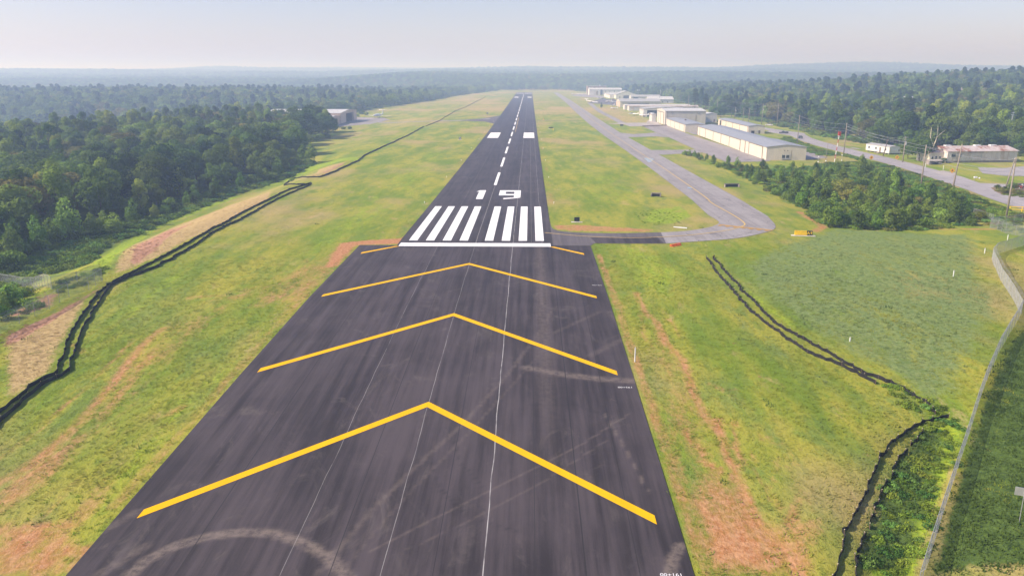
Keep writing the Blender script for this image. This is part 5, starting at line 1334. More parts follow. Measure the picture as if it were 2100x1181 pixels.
for ln_, s_ in ((CLEAR[CLEAR.index((111, 1810)):CLEAR.index((420, 330)) + 1], 5.), (CLEAR[CLEAR.index((-98, 380)):CLEAR.index((-60, 1840)) + 1], 6.)):
    for p_ in resample([np.array(q) for q in ln_], s_):
        for _ in range(3): ZX.append(p_[0] + g.normal() * 3.5 + (2 if p_[0] > 0 else -2)); ZY.append(p_[1] + g.normal() * 3.5); ZS.append(1.1 + .9 * g.random()); ZI.append(int(g.choice([2, 2, 0, 3])))
ZX, ZY = np.array(ZX), np.array(ZY); ok = ~poly_mask(ZX, ZY, [(110, 330), (150, 330), (150, 360), (110, 360)])
ZP = np.stack([ZX, ZY, terrain(ZX, ZY) - .05], 1)[ok]
scatter("undergrowth", ZP, g.random(len(ZP)) * 6.28, np.array(ZS)[ok], np.array(ZI)[ok], mats_, "tangled creepers and weeds over the road bank, the hollow and the slope below the wood", "undergrowth")

# ------------------------------------------------------------------ grass tufts close to the camera
def mat_tuft(name, c1, c2, base=None):
    m, nt, b = new_mat(name); nt.nodes.remove(b); out = nt.nodes["Material Output"]
    pos = nd(nt, "ShaderNodeNewGeometry").outputs["Position"]
    if base: c, _, _ = grass_nodes(nt, pos); c = mixc(nt, .22, c, c1)
    else: c = mixc(nt, ramp(nt, noise(nt, pos, .8, 4., .7), .35, .65), c1, c2)
    d = nd(nt, "ShaderNodeBsdfDiffuse"); t = nd(nt, "ShaderNodeBsdfTranslucent"); mx = nd(nt, "ShaderNodeMixShader"); mx.inputs[0].default_value = .2
    gn = nd(nt, "ShaderNodeNewGeometry").outputs["Normal"]; mv = nd(nt, "ShaderNodeMix", data_type='VECTOR'); mv.inputs[0].default_value = .75; L(nt, gn, mv.inputs[4]); mv.inputs[5].default_value = (0, 0, 1)
    nn = nd(nt, "ShaderNodeVectorMath", operation='NORMALIZE'); L(nt, mv.outputs[1], nn.inputs[0]); L(nt, nn.outputs[0], d.inputs["Normal"])
    for s in (d, t): L(nt, c, s.inputs["Color"])
    L(nt, d.outputs[0], mx.inputs[1]); L(nt, t.outputs[0], mx.inputs[2]); L(nt, mx.outputs[0], out.inputs["Surface"]); return m
TM = [mat_tuft("tuft_field", (.36, .42, .06), (.2, .23, .04), True), mat_tuft("tuft_lush", (.17, .26, .020), (.34, .41, .036)), mat_tuft("tuft_blue", (.13, .195, .058), (.235, .285, .098)), mat_tuft("tuft_dry", (.37, .26, .12), (.48, .36, .16)), mat_tuft("tuft_dark", (.06, .10, .02), (.12, .18, .036)), mat_tuft("tuft_russet", (.35, .19, .12), (.45, .27, .17))]
tsrc = []
for i in range(6):
    g = np.random.default_rng(800 + i); tb = MB()
    for _ in range(15):
        a, r = g.random() * 6.28, g.random() ** .5 * .34; x, y = math.cos(a) * r, math.sin(a) * r; h = .08 + .12 * g.random(); w = .03 + .03 * g.random(); th = g.random() * 6.28; lean = g.normal(size=2) * .14
        tb.add([(x - math.cos(th) * w, y - math.sin(th) * w, 0), (x + math.cos(th) * w, y + math.sin(th) * w, 0), (x + lean[0] + .01, y + lean[1], h), (x + lean[0] - .01, y + lean[1], h)], [(0, 1, 2, 3)])
    m = bpy.data.meshes.new("tuft"); m.from_pydata(tb.v, [], tb.f); m.materials.append(TM[i]); tsrc.append(bpy.data.objects.new("tuft_%d" % i, m))
tcoll = collection("tuft_sources", tsrc)
gx_, gy_ = jgrid(-90, 125, 46, 330, .62, 91)
q = np.random.default_rng(93).random(len(gx_)) < (1 - .93 * S(95, 190, gy_)) * (1 - S(230, 325, gy_)); gx_, gy_ = gx_[q], gy_[q]
q = (np.abs(gx_) > np.where(gy_ < 157.5, 23.5, 16.0)); gx_, gy_ = gx_[q], gy_[q]
pu, pv_, pz_ = proj(np.stack([gx_, gy_, terrain(gx_, gy_)], 1)); q = (pu > -150) & (pu < 2250) & (pv_ < 1260) & (gx_ > -74) & ~poly_mask(gx_, gy_, list(even(con_in, 30)) + list(even(con_out, 30))[::-1]) & ~poly_mask(gx_, gy_, list(even(inner, 30)) + list(even(outer, 30))[::-1]) & ~((gx_ > 54) & (gx_ < 71.5) & (gy_ > 190)) & ~((gx_ > 105) & (gy_ > 328))
gx_, gy_ = gx_[q], gy_[q]
ix = np.clip(np.searchsorted(xs, gx_), 1, nx - 1); iy = np.clip(np.searchsorted(ys, gy_), 1, ny - 1)
zz_ = {kk: a.reshape(ny, nx)[iy, ix] for kk, a in Z.items()}
g = np.random.default_rng(92); brk = fbm(gx_ * .33 * 1.4, gy_ * .33, 61, 4) * 1.2 - .1
sel = np.zeros(len(gx_), int)
for kk, i in (('dry', 3), ('russet', 5), ('lush', 1), ('blue', 2), ('dark', 4)): sel = np.where(zz_[kk] + brk * .9 + (g.random(len(gx_)) - .5) * .3 > .86, i, sel)
keep = (zz_['soil'] + brk * .7 + (g.random(len(gx_)) - .5) * .5 < .72) & (g.random(len(gx_)) < .62 + .3 * fbm(gx_ / 5., gy_ / 8., 71, 3))
gx_, gy_, sel = gx_[keep], gy_[keep], sel[keep]
scl = (.55 + .6 * g.random(len(gx_))) * (.75 + .5 * fbm(gx_ / 9., gy_ / 14., 72, 2)) * np.where(sel == 4, 1.5, 1.)
scatter("grass", np.stack([gx_, gy_, terrain(gx_, gy_) - .02], 1), g.random(len(gx_)) * 6.28, scl, sel, tcoll, "tufted grass on the verges beside the runway", "grass")

# ------------------------------------------------------------------ black silt fences
M['fabric'] = plain("black_silt_fabric", (.016, .015, .017), .75, 0, .3, 2.)
def silt_fence(pts, label, step=2.4, h=.5, posts=True, wave=.35, gaps=0.):
    """stapled black fabric on wooden stakes, sagging between them"""
    st = resample(pts, step); g = np.random.default_rng(int(abs(st[0][0]) * 100)); o0 = st[0]
    st = [p[:2] + g.normal(size=2) * .12 for p in st]
    e = empty("silt_fence", (st[0][0], st[0][1], float(terrain(*st[0]))), 0, label, "silt fence", "black silt fences round the works")
    loc = np.array(e.location)
    fb = MB(); v = []; sub = []
    for a, b in zip(st[:-1], st[1:]):
        for t in (0, .33, .66): sub.append((a + (b - a) * t, t))
    sub.append((st[-1], 0)); n = len(sub)
    for i, (p, t) in enumerate(sub):
        z = float(terrain(*p)); hh = h * (1 - (.16 * (1 + wave * g.normal()) if t else 0)); d = sub[min(i + 1, n - 1)][0] - sub[max(i - 1, 0)][0]; d = d / (np.hypot(*d) + 1e-9); nr = np.array([-d[1], d[0]])
        off = nr * (.10 * g.normal() if t else 0)
        q = p + off
        for s, zz in ((.02, z - .15), (.02, z + hh), (-.02, z + hh), (-.02, z - .15)): v.append(np.array([*(q + nr * s), zz]) - loc)
    f = []
    for i in range(n - 1):
        if gaps and g.random() < gaps: continue
        for k in range(4): f.append((4 * i + k, 4 * i + (k + 1) % 4, 4 * i + 4 + (k + 1) % 4, 4 * i + 4 + k))
    fb.add(v, f).build("fabric", M['fabric'], e)
    if posts:
        pm = MB().box((0, 0, .25), (.045, .045, .8)).box((0, 0, .67), (.055, .055, .05))
        m_ = bpy.data.meshes.new("stake"); m_.from_pydata(pm.v, [], pm.f); m_.materials.append(M['darkwood']); m_.materials.append(M['palewood']); m_.polygons.foreach_set('material_index', [0] * 6 + [1] * 6)
        for p in st[:100]:
            o = bpy.data.objects.new("stake", m_); COL.objects.link(o); o.parent = e; o.location = np.array([p[0], p[1], float(terrain(*p)) - .05]) - loc; o.rotation_euler = (g.normal() * .06, g.normal() * .06, g.random())
    return e
silt_fence(ats([(-60, 905), (0, 846), (63, 795), (114, 765), (133, 722), (136, 705), (154, 671), (187, 622), (219, 586), (305, 544), (400, 491), (435, 471), (503, 434), (565, 403), (593, 389.5), (638, 376)]), "outer of two black silt fences running beside the red-brown grass strip", 2.6)
silt_fence(ats([(-60, 925), (0, 863), (85, 792), (140, 761), (148, 744), (158, 701), (179, 661), (205, 614), (230, 586), (264, 569), (325, 547), (400, 504), (458, 467), (509, 442), (565, 411), (595, 397), (639, 379)]), "inner of two black silt fences, following the outer one on the runway side", 2.6)
silt_fence(ats([(639, 378), (610, 379.5), (582, 381.5), (592, 373), (604, 366), (630, 365), (657, 364)]), "black silt fence bending in a sharp zigzag between the long runs", 2.2)
silt_fence(ats([(657, 364), (692, 350), (735, 331), (747, 320), (801, 295), (845, 273.5), (870, 260.5)]), "black silt fence running on from the zigzag toward the taxi lane", 2.7, .6)
silt_fence(ats([(873, 259), (902, 248), (934, 228), (952, 221.5), (996, 199)]), "far black silt fence beyond the pale taxi lane", 8., .5)
silt_fence(ats([(1449, 529), (1471, 563), (1503, 598), (1538, 638), (1572, 667), (1618, 699), (1656, 725), (1702, 740), (1748, 763), (1799, 789)]), "left of two close black silt fences crossing the right-hand field", 1.6, .5)
silt_fence(ats([(1460, 527), (1489, 560), (1518, 592), (1561, 638), (1590, 664), (1633, 690), (1693, 722), (1710, 734), (1770, 765), (1829, 787), (1897, 829), (1922, 855)]), "right of two close black silt fences, its end overgrown with weeds", 1.6, .5)
silt_fence(ats([(1948, 858), (1905, 861), (1871, 878), (1838, 901), (1804, 935), (1787, 978), (1765, 1034), (1748, 1067), (1732, 1101), (1723, 1140), (1705, 1230)]), "black silt fence on the field side of the overgrown ditch", 1.7, .45)
silt_fence(ats([(1893, 890), (1863, 914), (1838, 944), (1825, 974), (1808, 1017), (1789, 1050), (1778, 1084), (1765, 1127), (1740, 1230)]), "black silt fence on the weedy side of the overgrown ditch, torn in places", 1.8, .42, gaps=.3)

# ------------------------------------------------------------------ chain-link fences
def chain_mat(thick, col):
    m, nt, b = new_mat("chain_link")
    uv = nd(nt, "ShaderNodeUVMap").outputs[0]; sx = nd(nt, "ShaderNodeSeparateXYZ"); L(nt, uv, sx.inputs[0])
    u, v = sx.outputs[0], sx.outputs[1]; al = None
    for op in ('ADD', 'SUBTRACT'):
        f = math_n(nt, 'FRACT', math_n(nt, 'MULTIPLY', math_n(nt, op, u, v), 9.0)); t = math_n(nt, "LESS_THAN", f, thick)
        al = t if al is None else math_n(nt, 'MAXIMUM', al, t)
    b.inputs["Base Color"].default_value = (*col, 1); b.inputs["Roughness"].default_value = .5; b.inputs["Metallic"].default_value = .25
    L(nt, al, b.inputs["Alpha"]); return m
M['chain'] = chain_mat(.26, (.60, .61, .64)); M['chain_thin'] = chain_mat(.13, (.36, .37, .39))
M['dullmetal'] = plain("dull_galvanised_metal", (.34, .345, .355), .6, .3, .08)
def chain_fence(pts, label, step=3., cm='chain_thin', h=2.15, arm=.38, side=1, barbs=True, arm_only=True):
    st = resample(pts, step); e = empty("chain_link_fence", tuple(st[0]), 0, label, "fence", "chain-link boundary fences"); loc = np.array(st[0]); g = np.random.default_rng(3)
    P = [np.array([p[0], p[1], float(terrain(p[0], p[1]))]) - loc for p in st]
    v, f, uvs, u = [], [], [], 0.
    for i, p in enumerate(P):
        if i: u += float(np.hypot(*(P[i] - P[i - 1])[:2]))
        v += [p + (0, 0, .04), p + (0, 0, h)]; uvs += [(u, 0), (u, h)]
        if i: f.append((2 * i - 2, 2 * i, 2 * i + 1, 2 * i - 1))
    o = mesh_obj("wire_mesh", v, f, M[cm], e); ul = o.data.uv_layers.new(name="UVMap")
    for lp in o.data.loops: ul.data[lp.index].uv = uvs[lp.vertex_index]
    MB().tube([p + (0, 0, h) for p in P], .026, 6).build("top_rail", M['dullmetal'], e)
    pm = MB().tube([(0, 0, -.3), (0, 0, h + .05)], .03, 7)
    if arm: pm.tube([(0, 0, h + .02), (0, arm * .8, h + arm)], .014, 6)
    m_ = bpy.data.meshes.new("post"); m_.from_pydata(pm.v, [], pm.f); m_.materials.append(M['dullmetal'])
    dirs = []
    for i, p in enumerate(P):
        d = P[min(i + 1, len(P) - 1)] - P[max(i - 1, 0)]; dirs.append(math.atan2(d[1], d[0]) + (math.pi if side < 0 else 0))
        if i < 100:
            q = bpy.data.objects.new("post", m_); COL.objects.link(q); q.parent = e; q.location = p; q.rotation_euler = (0, 0, dirs[-1])
    if barbs and arm:
        wb = MB()
        for k in (.45, .72, 1.): wb.tube([p + (-math.sin(a) * arm * .8 * k, math.cos(a) * arm * .8 * k, h + arm * k) for p, a in zip(P, dirs)], .012, 4, False)
        wb.build("barbed_wire", M['dullmetal'], e)
    return e
chain_fence(ats([(2110, 500), (2060, 517), (2043, 521.5), (2034, 532), (2037, 543), (2052, 576), (2074, 609), (2094, 645), (2073, 680), (2049, 722), (2024, 780), (1994, 866), (1939, 1036), (1892, 1184), (1880, 1225)]), "long pale chain-link fence winding down beside the overgrown ditch", 2.9, 'chain', side=1)
chain_fence(ats([(2030, 468), (2045, 471.5), (2062, 479), (2082, 483), (2110, 487)]), "chain-link fence with white rails leading right from the gate corner", 3., side=1)
chain_fence(ats([(2030, 468), (2046, 465), (2062, 464), (2078, 462), (2110, 457)]), "chain-link fence running behind the white-railed one from the gate corner", 3., side=-1)
chain_fence(ats([(1960, 430), (1981, 438), (2010, 447), (2036, 456)]), "thin chain-link fence climbing through the weeds below the road", 4., 'chain_thin', 1.8, arm=0, barbs=False)
chain_fence(ats([(-60, 712), (0, 685), (41, 665), (102, 634), (142, 610), (183, 596), (209, 577.5)]), "chain-link fence along the red-brown grass, up to the wood's fence corner", 2.9, side=1)
chain_fence(ats([(211, 577), (160, 584), (107, 594), (66, 592), (30, 588), (-30, 580)]), "chain-link fence turning back from the corner along the wood", 3.2, arm=0, barbs=False)
chain_fence(ats([(1392, 222.5), (1410, 222), (1428, 223), (1440, 226)]), "far chain-link fence behind the low tee-hangar rows", 6., 'chain_thin', 2., arm=0, barbs=False)

# ------------------------------------------------------------------ poles and wires
def pole(px, py, h, label, lean=(0, 0), mat='wood', arms=0, transformer=False, r=.24, base=None):
    p = at(px, py) if base is None else np.array(base); e = empty("utility_pole", tuple(p), 0, label, "utility pole", "utility poles along the road")
    top = (lean[0], lean[1], h)
    MB().tube([(0, 0, -.5), (lean[0] / 2, lean[1] / 2, h / 2), top], [r, r * .85, r * .62], 8).build("shaft", M[mat], e, smooth=True)
    tops = [p + top]
    for k in range(arms):
        z = h - .5 - 1.1 * k; c = (lean[0] * z / h, lean[1] * z / h, z)
        MB().box((c[0], c[1], z), (2.4, .12, .14), .25).build("crossarm", M[mat], e)
        for x in (-1.1, -.5, .5, 1.1): MB().tube([(c[0] + x * .97, c[1] + x * .25, z + .05), (c[0] + x * .97, c[1] + x * .25, z + .28)], .05, 6).build("insulator", M['whitepaint'], e)
    if transformer: MB().tube([(lean[0] * .75 + .42, lean[1] * .75, h * .68), (lean[0] * .75 + .42, lean[1] * .75, h * .68 + 1.2)], .34, 12).build("transformer", M['metal'], e)
    return p, np.array(top)
PL = {}
for key, args in {
 'a': (1887, 393, 14., "weathered roadside pole rising from the bushes, left of the leaning pole", (0, 0)), 'b': (1950, 404, 15.0, "tall leaning pole beside the road in front of the warehouse", (1.6, 1.0)),
 'c': (2063, 449, 14.8, "thick pole with a crossarm at the weedy fence corner", (.2, .2), 'wood', 1), 'd': (2061, 388, 9.5, "slanting pole with a transformer on the planted island", (1.6, 0), 'wood', 0, True),
 'e': (1730, 317, 14., "pole at the road edge carrying a fan of wires", (0, 0)), 'f': (1635, 295, 14.8, "pole behind the longest hangar beside the dark blue car", (0, 0)),
 'g': (1593, 260, 16., "tallest pole with a crossarm behind the short hangar row", (0, 0), 'wood', 2), 'h': (1561.5, 256, 15., "pole close behind the short hangar row's right end", (.3, 0), 'wood', 0, True),
 'i': (1851, 333, 10.4, "pole with crossarms and a transformer right of the white mobile home", (0, 0), 'wood', 2, True), 'j': (1811, 320, 7.4, "short dark leaning pole in front of the white mobile home", (1.3, 0), 'darkwood'),
 'k': (2061, 296, 16.5, "tall pale pole with crossarms standing up through the wood", (2.0, 0), 'metal', 3), 'l': (1912, 284, 14., "bare pale pole among the trees behind the dead tree", (.1, 0), 'metal'),
 'm': (1506.5, 247, 10.4, "pole with a transformer over the short hangar row, leftmost of three", (.2, 0), 'wood', 0, True), 'n': (1523.5, 249, 10.4, "pole with a crossarm, middle of three over the short hangar row", (.1, 0), 'wood', 1),
 'o': (1535, 251, 10.8, "pole with a crossarm, third of three over the short hangar row", (.1, 0), 'wood', 1), 'p': (1453, 231, 13., "thin pole rising by the bend of the far road", (.1, 0)), 'q': (1470, 234, 14, "thin pole just right of the far road bend pole", (.1, 0)),
 'r': (1411, 226, 15, "thin pole at the end of the tee-hangar rows", (.1, 0)), 's': (1367, 204.5, 14, "pale pole behind the grey workshop roof", (.1, 0), 'metal'), 't': (1354, 203, 13, "pale pole left of the workshop's tall pole", (.1, 0), 'metal'),
 'u': (1693.5, 327, 7., "thin pole at the corner of the asphalt yard beside the longest hangar", (.2, 0), 'wood', 0, False, .1)}.items(): PL[key] = pole(*args)
def wires(a, b, zs, label, sag=.9, r=.035):
    (pa, ta), (pb, tb) = PL[a], PL[b]; e = empty("overhead_wires", tuple(pa), 0, label, "wires", "wires strung between the poles")
    for q in zs:
        A = ta * q; B = pb + tb * q - pa
        MB().tube([A + (B - A) * t - np.array([0, 0, sag * 4 * t * (1 - t)]) for t in np.linspace(0, 1, 9)], r, 4, False).build("wire", M['wire'], e)
for a, b, zs, lab in (('e', 'a', (.97, .9, .8, .72), "four wires from the road-edge pole to the bushes pole"), ('a', 'c', (.95, .8, .72), "three wires from the bushes pole to the fence-corner pole"), ('f', 'e', (.96, .82, .74), "three wires from the blue-car pole to the road-edge pole"), ('g', 'f', (.97, .82, .7), "three wires sloping from the tallest pole to the blue-car pole"),
                      ('h', 'g', (.92, .7), "two wires from the hangar-end pole to the tallest pole"), ('q', 'g', (.95, .9), "two long wires from the road-bend poles to the tallest pole"), ('o', 'h', (.9, .75), "two wires from the third crossarm pole to the hangar-end pole"), ('m', 'n', (.9,), "wire between the first two crossarm poles"), ('n', 'o', (.92,), "wire between the last two crossarm poles"),
                      ('a', 'b', (.97,), "single wire from the bushes pole to the tall leaning pole"), ('i', 'e', (.9, .8), "two wires from the transformer pole across the road"), ('b', 'd', (.9, .6), "two wires from the leaning pole to the slanting transformer pole"), ('q', 'm', (.9,), "wire from the road-bend pole to the first crossarm pole")): wires(a, b, zs, lab)
p = at(1308, 214); e = empty("light_mast", tuple(p), 0, "white floodlight mast rising behind the tee-hangar rows", "light mast")
MB().tube([(0, 0, 0), (0, 0, 16)], .18, 8).build("shaft", M['metal'], e)
for s in (-1, 1): MB().box((s * 1.1, 0, 16.2), (1.0, .6, .9), 0, .4).build("lamp_head", M['whitepaint'], e)
p = at(1711, 333); e = empty("banded_mast", tuple(p), 0, "red and white banded mast with a red lamp box on top", "mast")
for k in range(7): MB().tube([(.12 * k, 0, 1.55 * k), (.12 * (k + 1), 0, 1.55 * (k + 1))], .14, 8).build("band", M['whitepaint'] if k % 2 == 0 else M['redpaint'], e)
MB().box((.9, 0, 11.5), (1.0, .7, 1.7)).build("lamp_box", M['redpaint'], e); MB().box((.5, -.4, 10.6), (.5, .1, .5)).build("plate", M['whitepaint'], e)
for px, py, h, lab in ((1678, 333, 2.1, "white dome lamp on a thin post nearest the longest hangar's corner"), (1693.5, 333.5, .5, "low white dome lamp on the grass, middle of the row"), (1726, 330, 2.2, "white dome lamp in the bushes right of the banded mast"), (1712.5, 330, 1.4, "white dome lamp at the foot of the banded mast")):
    p = at(px, py); e = empty("dome_lamp", tuple(p), 0, lab, "lamp", "white dome lamps at the end of the yard")
    MB().tube([(0, 0, -.1), (0, 0, h)], .05, 6).build("post", M['metal'], e); MB().ball((0, 0, h + .15), .3, 10, 6, (1, 1, .7)).build("dome", M['whitepaint'], e, smooth=True)
    if h > 1.5: MB().ball((0, 0, .15), .3, 10, 6, (1, 1, .7)).build("dome", M['whitepaint'], e, smooth=True)

# ------------------------------------------------------------------ signs and small things
def letters(text, size, mat, parent, loc, rx=math.pi / 2, rz=0., name="lettering"):
    cu = bpy.data.curves.new(name, 'FONT'); cu.body = text; cu.size = size; cu.align_x = 'CENTER'; cu.align_y = 'CENTER'; cu.extrude = .004; cu.offset = size * .02
    tmp = bpy.data.objects.new("tmp", cu); COL.objects.link(tmp)
    m = bpy.data.meshes.new_from_object(tmp.evaluated_get(bpy.context.evaluated_depsgraph_get())); bpy.data.objects.remove(tmp)
    m.materials.clear(); m.materials.append(mat)
    o = bpy.data.objects.new(name, m); COL.objects.link(o); o.parent = parent; o.location = loc; o.rotation_euler = (rx, 0, rz); return o
p = at(1647, 484); rz = math.radians(-7)
e = empty("airfield_sign", tuple(p), rz, "yellow airfield sign with a black panel marked A, on a pale concrete slab", "sign")
MB().box((0, 0, .04), (4.9, 1.1, .2)).build("slab", M['slab'], e)
MB().box((-.55, 0, .68), (2.5, .28, .95)).build("panel", M['sign_yellow'], e)
for k in range(3): MB().box((-1.3 + .75 * k, -.155, .6), (.42, .03, .5)).build("mounting_plate", M['sign_yellow'], e)
MB().box((-.55, -.16, 1.1), (2.4, .04, .1)).build("panel_frame", M['sign_yellow'], e)
b_ = MB().box((1.3, 0, .68), (1.15, .28, .95)).build("panel", M['black'], e)
letters("A", .85, M['sign_yellow'], b_, (1.02, -.16, .66)); letters("9", .8, M['sign_yellow'], b_, (1.6, -.16, .66))
for x in (-1.5, 1.6): MB().box((x, 0, .18), (.12, .12, .2)).build("leg", M['metal'], e)
def board(px, py, w, h, label, text=None, lift=.25, slab=True):
    p = at(px, py); e = empty("distance_sign", tuple(p), 0, label, "sign", "black distance boards beside the runway")
    MB().box((0, 0, lift + h / 2), (w, .18, h)).build("board", M['black'], e)
    for s in (-1, 1): MB().box((s * w * .35, 0, lift / 2), (.1, .1, lift)).build("leg", M['whitepaint'], e)
    if slab: MB().box((0, 0, .03), (w * 2.1, .9, .14)).build("slab", M['slab'], e)
    if text: letters(text, h * 1.15, M['whitepaint'], e, (0, -.1, lift + h / 2))
board(1183, 456, 1.25, .95, "blank black board on a pale slab beside the connector"); board(943.5, 287, 1.25, 1.35, "black distance board bearing a white 5, left of the runway", "5", .2); board(999.5, 235, 1.5, 1.5, "farthest black distance board, left of the runway before the far end", "1", .2, False)
p = at(1130, 265); e = empty("lamp_unit", tuple(p), .15, "dark box of approach lamps on white legs right of the runway", "lamp unit")
for k in range(3): MB().box((-1.1 + 1.1 * k, 0, .95), (.95, .8, .6)).build("lamp_box", M['black'], e)
for s in (-1.4, 1.4): MB().box((s, 0, .4), (.14, .5, .8)).build("leg", M['whitepaint'], e)
p = at(1134.5, 268); e = empty("marker_post", tuple(p), 0, "short yellow marker post beside the dark lamp box", "marker"); MB().tube([(0, 0, 0), (0, 0, 1.5)], .16, 8).build("post", M['sign_yellow'], e); MB().tube([(0, 0, 1.5), (0, 0, 1.6)], .2, 8).build("cap", M['whitepaint'], e)
for px, py, lab in ((1114.5, 246, "small orange cone right of the runway, farther than the lamp box"),):
    p = at(px, py); e = empty("road_marker", tuple(p), 0, lab, "cone"); MB().tube([(0, 0, 0), (0, 0, .9)], [.35, .06], 10).build("body", M['orange'], e); MB().box((0, 0, .04), (.8, .8, .08)).build("base", M['orange'], e)
for px, py, w, lab, rz in ((1501, 384, 4.6, "black culvert headwall in the grass below the young trees", .12), (1345, 403.5, 2.6, "smaller grey culvert headwall in the infield grass", -.35), (1275, 258.5, 2.4, "far small dark culvert mouth between the apron links", 0.)):
    p = at(px, py); e = empty("culvert_headwall", tuple(p), rz, lab, "culvert", "culvert headwalls in the grass")
    MB().box((0, .5, .45), (w, .25, 1.1)).build("wall", M['block'], e)
    for s in (-1, 1): MB().box((s * w * .5, 0, .4), (.22, 1.0, .8)).build("wing_wall", M['block'], e)
    MB().box((0, .34, .42), (w * .88, .06, .75)).build("opening", M['black'], e); MB().box((0, .5, 1.04), (w + .3, .35, .1)).build("coping", M['block'], e)
p = at(1385, 504); e = empty("barrier_roll", tuple(p), math.radians(-52), "rolled orange barrier lying on the grass beside the connector", "barrier")
MB().tube([(0, -1.4, .22), (0, 1.4, .22)], .24, 10).build("roll", M['orange'], e); MB().box((.3, 0, .06), (.5, 2.6, .1)).build("loose_flap", M['orange'], e); MB().tube([(0, -1.55, .22), (0, 1.55, .22)], .07, 8).build("core", M['redpaint'], e)
p = at(1395, 467.5); e = empty("plank", tuple(p), math.radians(-24), "white board lying in the grass on the infield side of the connector", "board"); MB().box((0, 0, .1), (3.0, .5, .14)).build("deck", M['whitepaint'], e); MB().box((0, 0, .02), (2.6, .2, .1)).build("batten", M['palewood'], e)
for px, py, h, lab in ((1302, 742, 1.8, "thin white stake in the grass close to the dark pad's edge"), (1955, 567, 1.0, "white marker stake in the green field, standing in a brown patch"), (2019, 520, 1.0, "white marker stake beside the chain-link corner"), (2066, 493, 1.1, "white marker stake between the two chain-link fences"), (1743, 700, .5, "short white stake by the weedy end of the silt fences")):
    p = at(px, py); e = empty("marker_stake", tuple(p), 0, lab, "stake", "white survey stakes"); MB().box((0, 0, h / 2 - .1), (.11, .11, h + .2), .3).build("post", M['whitepaint'], e); MB().box((0, 0, h + .03), (.13, .13, .1), .3).build("cap", M['whitewall'], e)
def warn(px, py, lab, rz, hgt=2.2):
    p = at(px, py); e = empty("warning_sign", tuple(p), rz, lab, "road sign", "amber diamond road signs")
    MB().tube([(0, 0, 0), (0, 0, hgt)], .05, 6).build("post", M['metal'], e)
    s = .95; MB().prism([(-s, hgt), (0, hgt - s), (s, hgt), (0, hgt + s)], 'y', -.08, -.05).build("plate", M['sign_orange'], e)
    MB().prism([(-s * .3, hgt - .1), (s * .3, hgt - .1), (0, hgt + .4)], 'y', -.1, -.085).build("symbol", M['black'], e)
warn(1786, 332, "amber diamond sign at the road's edge, left of the mobile home's other sign", 0, 1.7); warn(1838.5, 332, "amber diamond sign on the grass in front of the white mobile home", 0, 1.8); warn(1951.5, 360, "amber diamond sign at the pale driveway mouth", 0, 1.7)
p = at(1998, 373); e = empty("mailbox", tuple(p), 0, "pale mailbox and small sign on a post at the grassy roadside", "mailbox"); MB().tube([(0, 0, 0), (0, 0, 1.3)], .07, 6).build("post", M['wood'], e); MB().box((.2, 0, 1.5), (1.0, .5, .5)).build("box", M['whitepaint'], e); MB().ball((1.5, 0, 1.2), .3, 8, 5).build("reflector", M['whitepaint'], e)
for px, py, lab in ((1897, 345, "thin white roadside post nearest the dead tree"), (1934, 349, "white roadside post in front of the rust-roofed warehouse")):
    p = at(px, py); e = empty("marker_stake", tuple(p), 0, lab, "stake", "white survey stakes"); MB().box((0, 0, .7), (.12, .12, 1.4)).build("post", M['whitepaint'], e); MB().ball((0, 0, 1.5), .16, 8, 5).build("cap", M['whitepaint'], e)
p = at(2090, 1070); e = empty("road_sign", tuple(p), math.radians(-22), "blank grey back of a road sign on a thin post, outside the long fence", "road sign")
MB().tube([(0, 0, -.2), (0, 0, 3.0)], .035, 6).build("post", M['metal'], e); MB().box((0, .06, 2.7), (1.35, .04, .72)).build("plate", M['metal'], e)
p = at(2090, 434); e = empty("pipe_barrier", tuple(p), -.2, "yellow pipe barrier in the weeds at the roadside", "barrier")
for z in (.5, 1.2): MB().tube([(-2.2, 0, z), (3.5, 0, z)], .09, 8).build("rail", M['sign_yellow'], e)
for x in (-2.2, .6, 3.4): MB().tube([(x, 0, -.2), (x, 0, 1.25)], .1, 8).build("post", M['sign_yellow'], e)
isl = MB(); q = smooth_line(ats([(2032, 386), (2050, 385), (2110, 388), (2110, 408), (2080, 406), (2050, 398), (2040, 392)]), 2)
isl.prism([(a[0], a[1]) for a in q[:-1]], 'z', float(terrain(*q[0][:2])) - .1, float(terrain(*q[0][:2])) + .22); M['mulch'] = plain("mulch", (.20, .15, .09), .95, 0, .3, 2.)
tag(isl.build("planted_island", M['mulch']), "kerbed planted island in the mouth of the side road", "island", kind='structure')
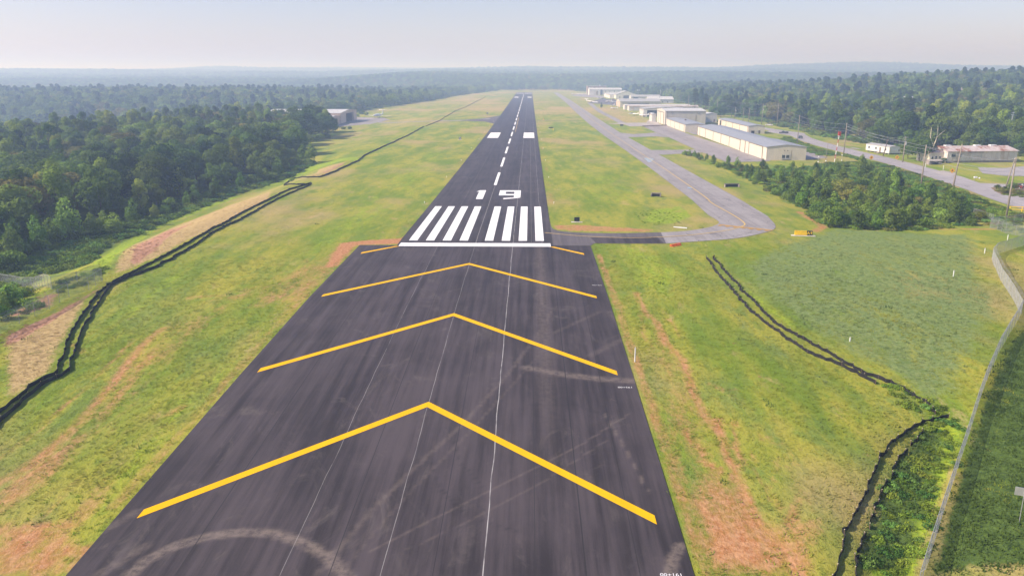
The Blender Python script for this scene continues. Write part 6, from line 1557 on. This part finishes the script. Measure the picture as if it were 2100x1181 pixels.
# row of low stops on the concrete pad's edge
st_a, st_b = at(1320, 260), at(1365, 258)
sm = MB().prism([(-1.1, 0), (1.1, 0), (.9, .55), (-.9, .55)], 'y', -.3, .3); m_ = bpy.data.meshes.new("tie_down_block"); m_.from_pydata(sm.v, [], sm.f); m_.materials.append(M['trim'])
for k in range(12):
    o = bpy.data.objects.new("tie_down_block", m_); COL.objects.link(o); o.location = st_a + (st_b - st_a) * k / 11 + np.array([0, 0, .08])
    tag(o, "one of twelve dark low blocks in a row along the concrete pad's edge", "block", "dark blocks along the concrete pad")
# runway edge lights
lm_ = MB().tube([(0, 0, 0), (0, 0, .35)], .05, 6).ball((0, 0, .42), .12, 8, 5); m_ = bpy.data.meshes.new("edge_light"); m_.from_pydata(lm_.v, [], lm_.f); m_.materials.append(M['whitepaint'])
for k, (x, y) in enumerate([(s * 17.6, 215 + 60 * i) for i in range(9) for s in (-1, 1)]):
    o = bpy.data.objects.new("edge_light", m_); COL.objects.link(o); o.location = (x, y, float(terrain(x, y)))
    tag(o, "small white %s light on the runway's %s edge" % (["first", "second", "third", "fourth", "fifth", "sixth", "seventh", "eighth", "ninth"][k // 2], "wood-side" if x < 0 else "taxiway-side"), "edge light", "runway edge lights")


# ------------------------------------------------------------------ haze
zb, zt = float(GZ.min()) - 1.5, 118.0
hb_ = MB().box((0, 5000, (zb + zt) / 2), (19800, 15500, zt - zb))
haze = hb_.build("haze", None)
hm = bpy.data.materials.new("haze"); hm.use_nodes = True
for n in list(hm.node_tree.nodes):
    if n.type == 'BSDF_PRINCIPLED': hm.node_tree.nodes.remove(n)
pv = hm.node_tree.nodes.new("ShaderNodeVolumePrincipled")
pv.inputs["Color"].default_value = HAZE_COLOR
pv.inputs["Density"].default_value = HAZE_DENSITY
pv.inputs["Anisotropy"].default_value = 0.2
pv.inputs["Absorption Color"].default_value = (1, 1, 1, 1)
hm.node_tree.links.new(pv.outputs[0], hm.node_tree.nodes["Material Output"].inputs["Volume"])
haze.data.materials.append(hm)
tag(haze, "blue-grey morning haze over the airfield and the far hills", "haze", kind='stuff')
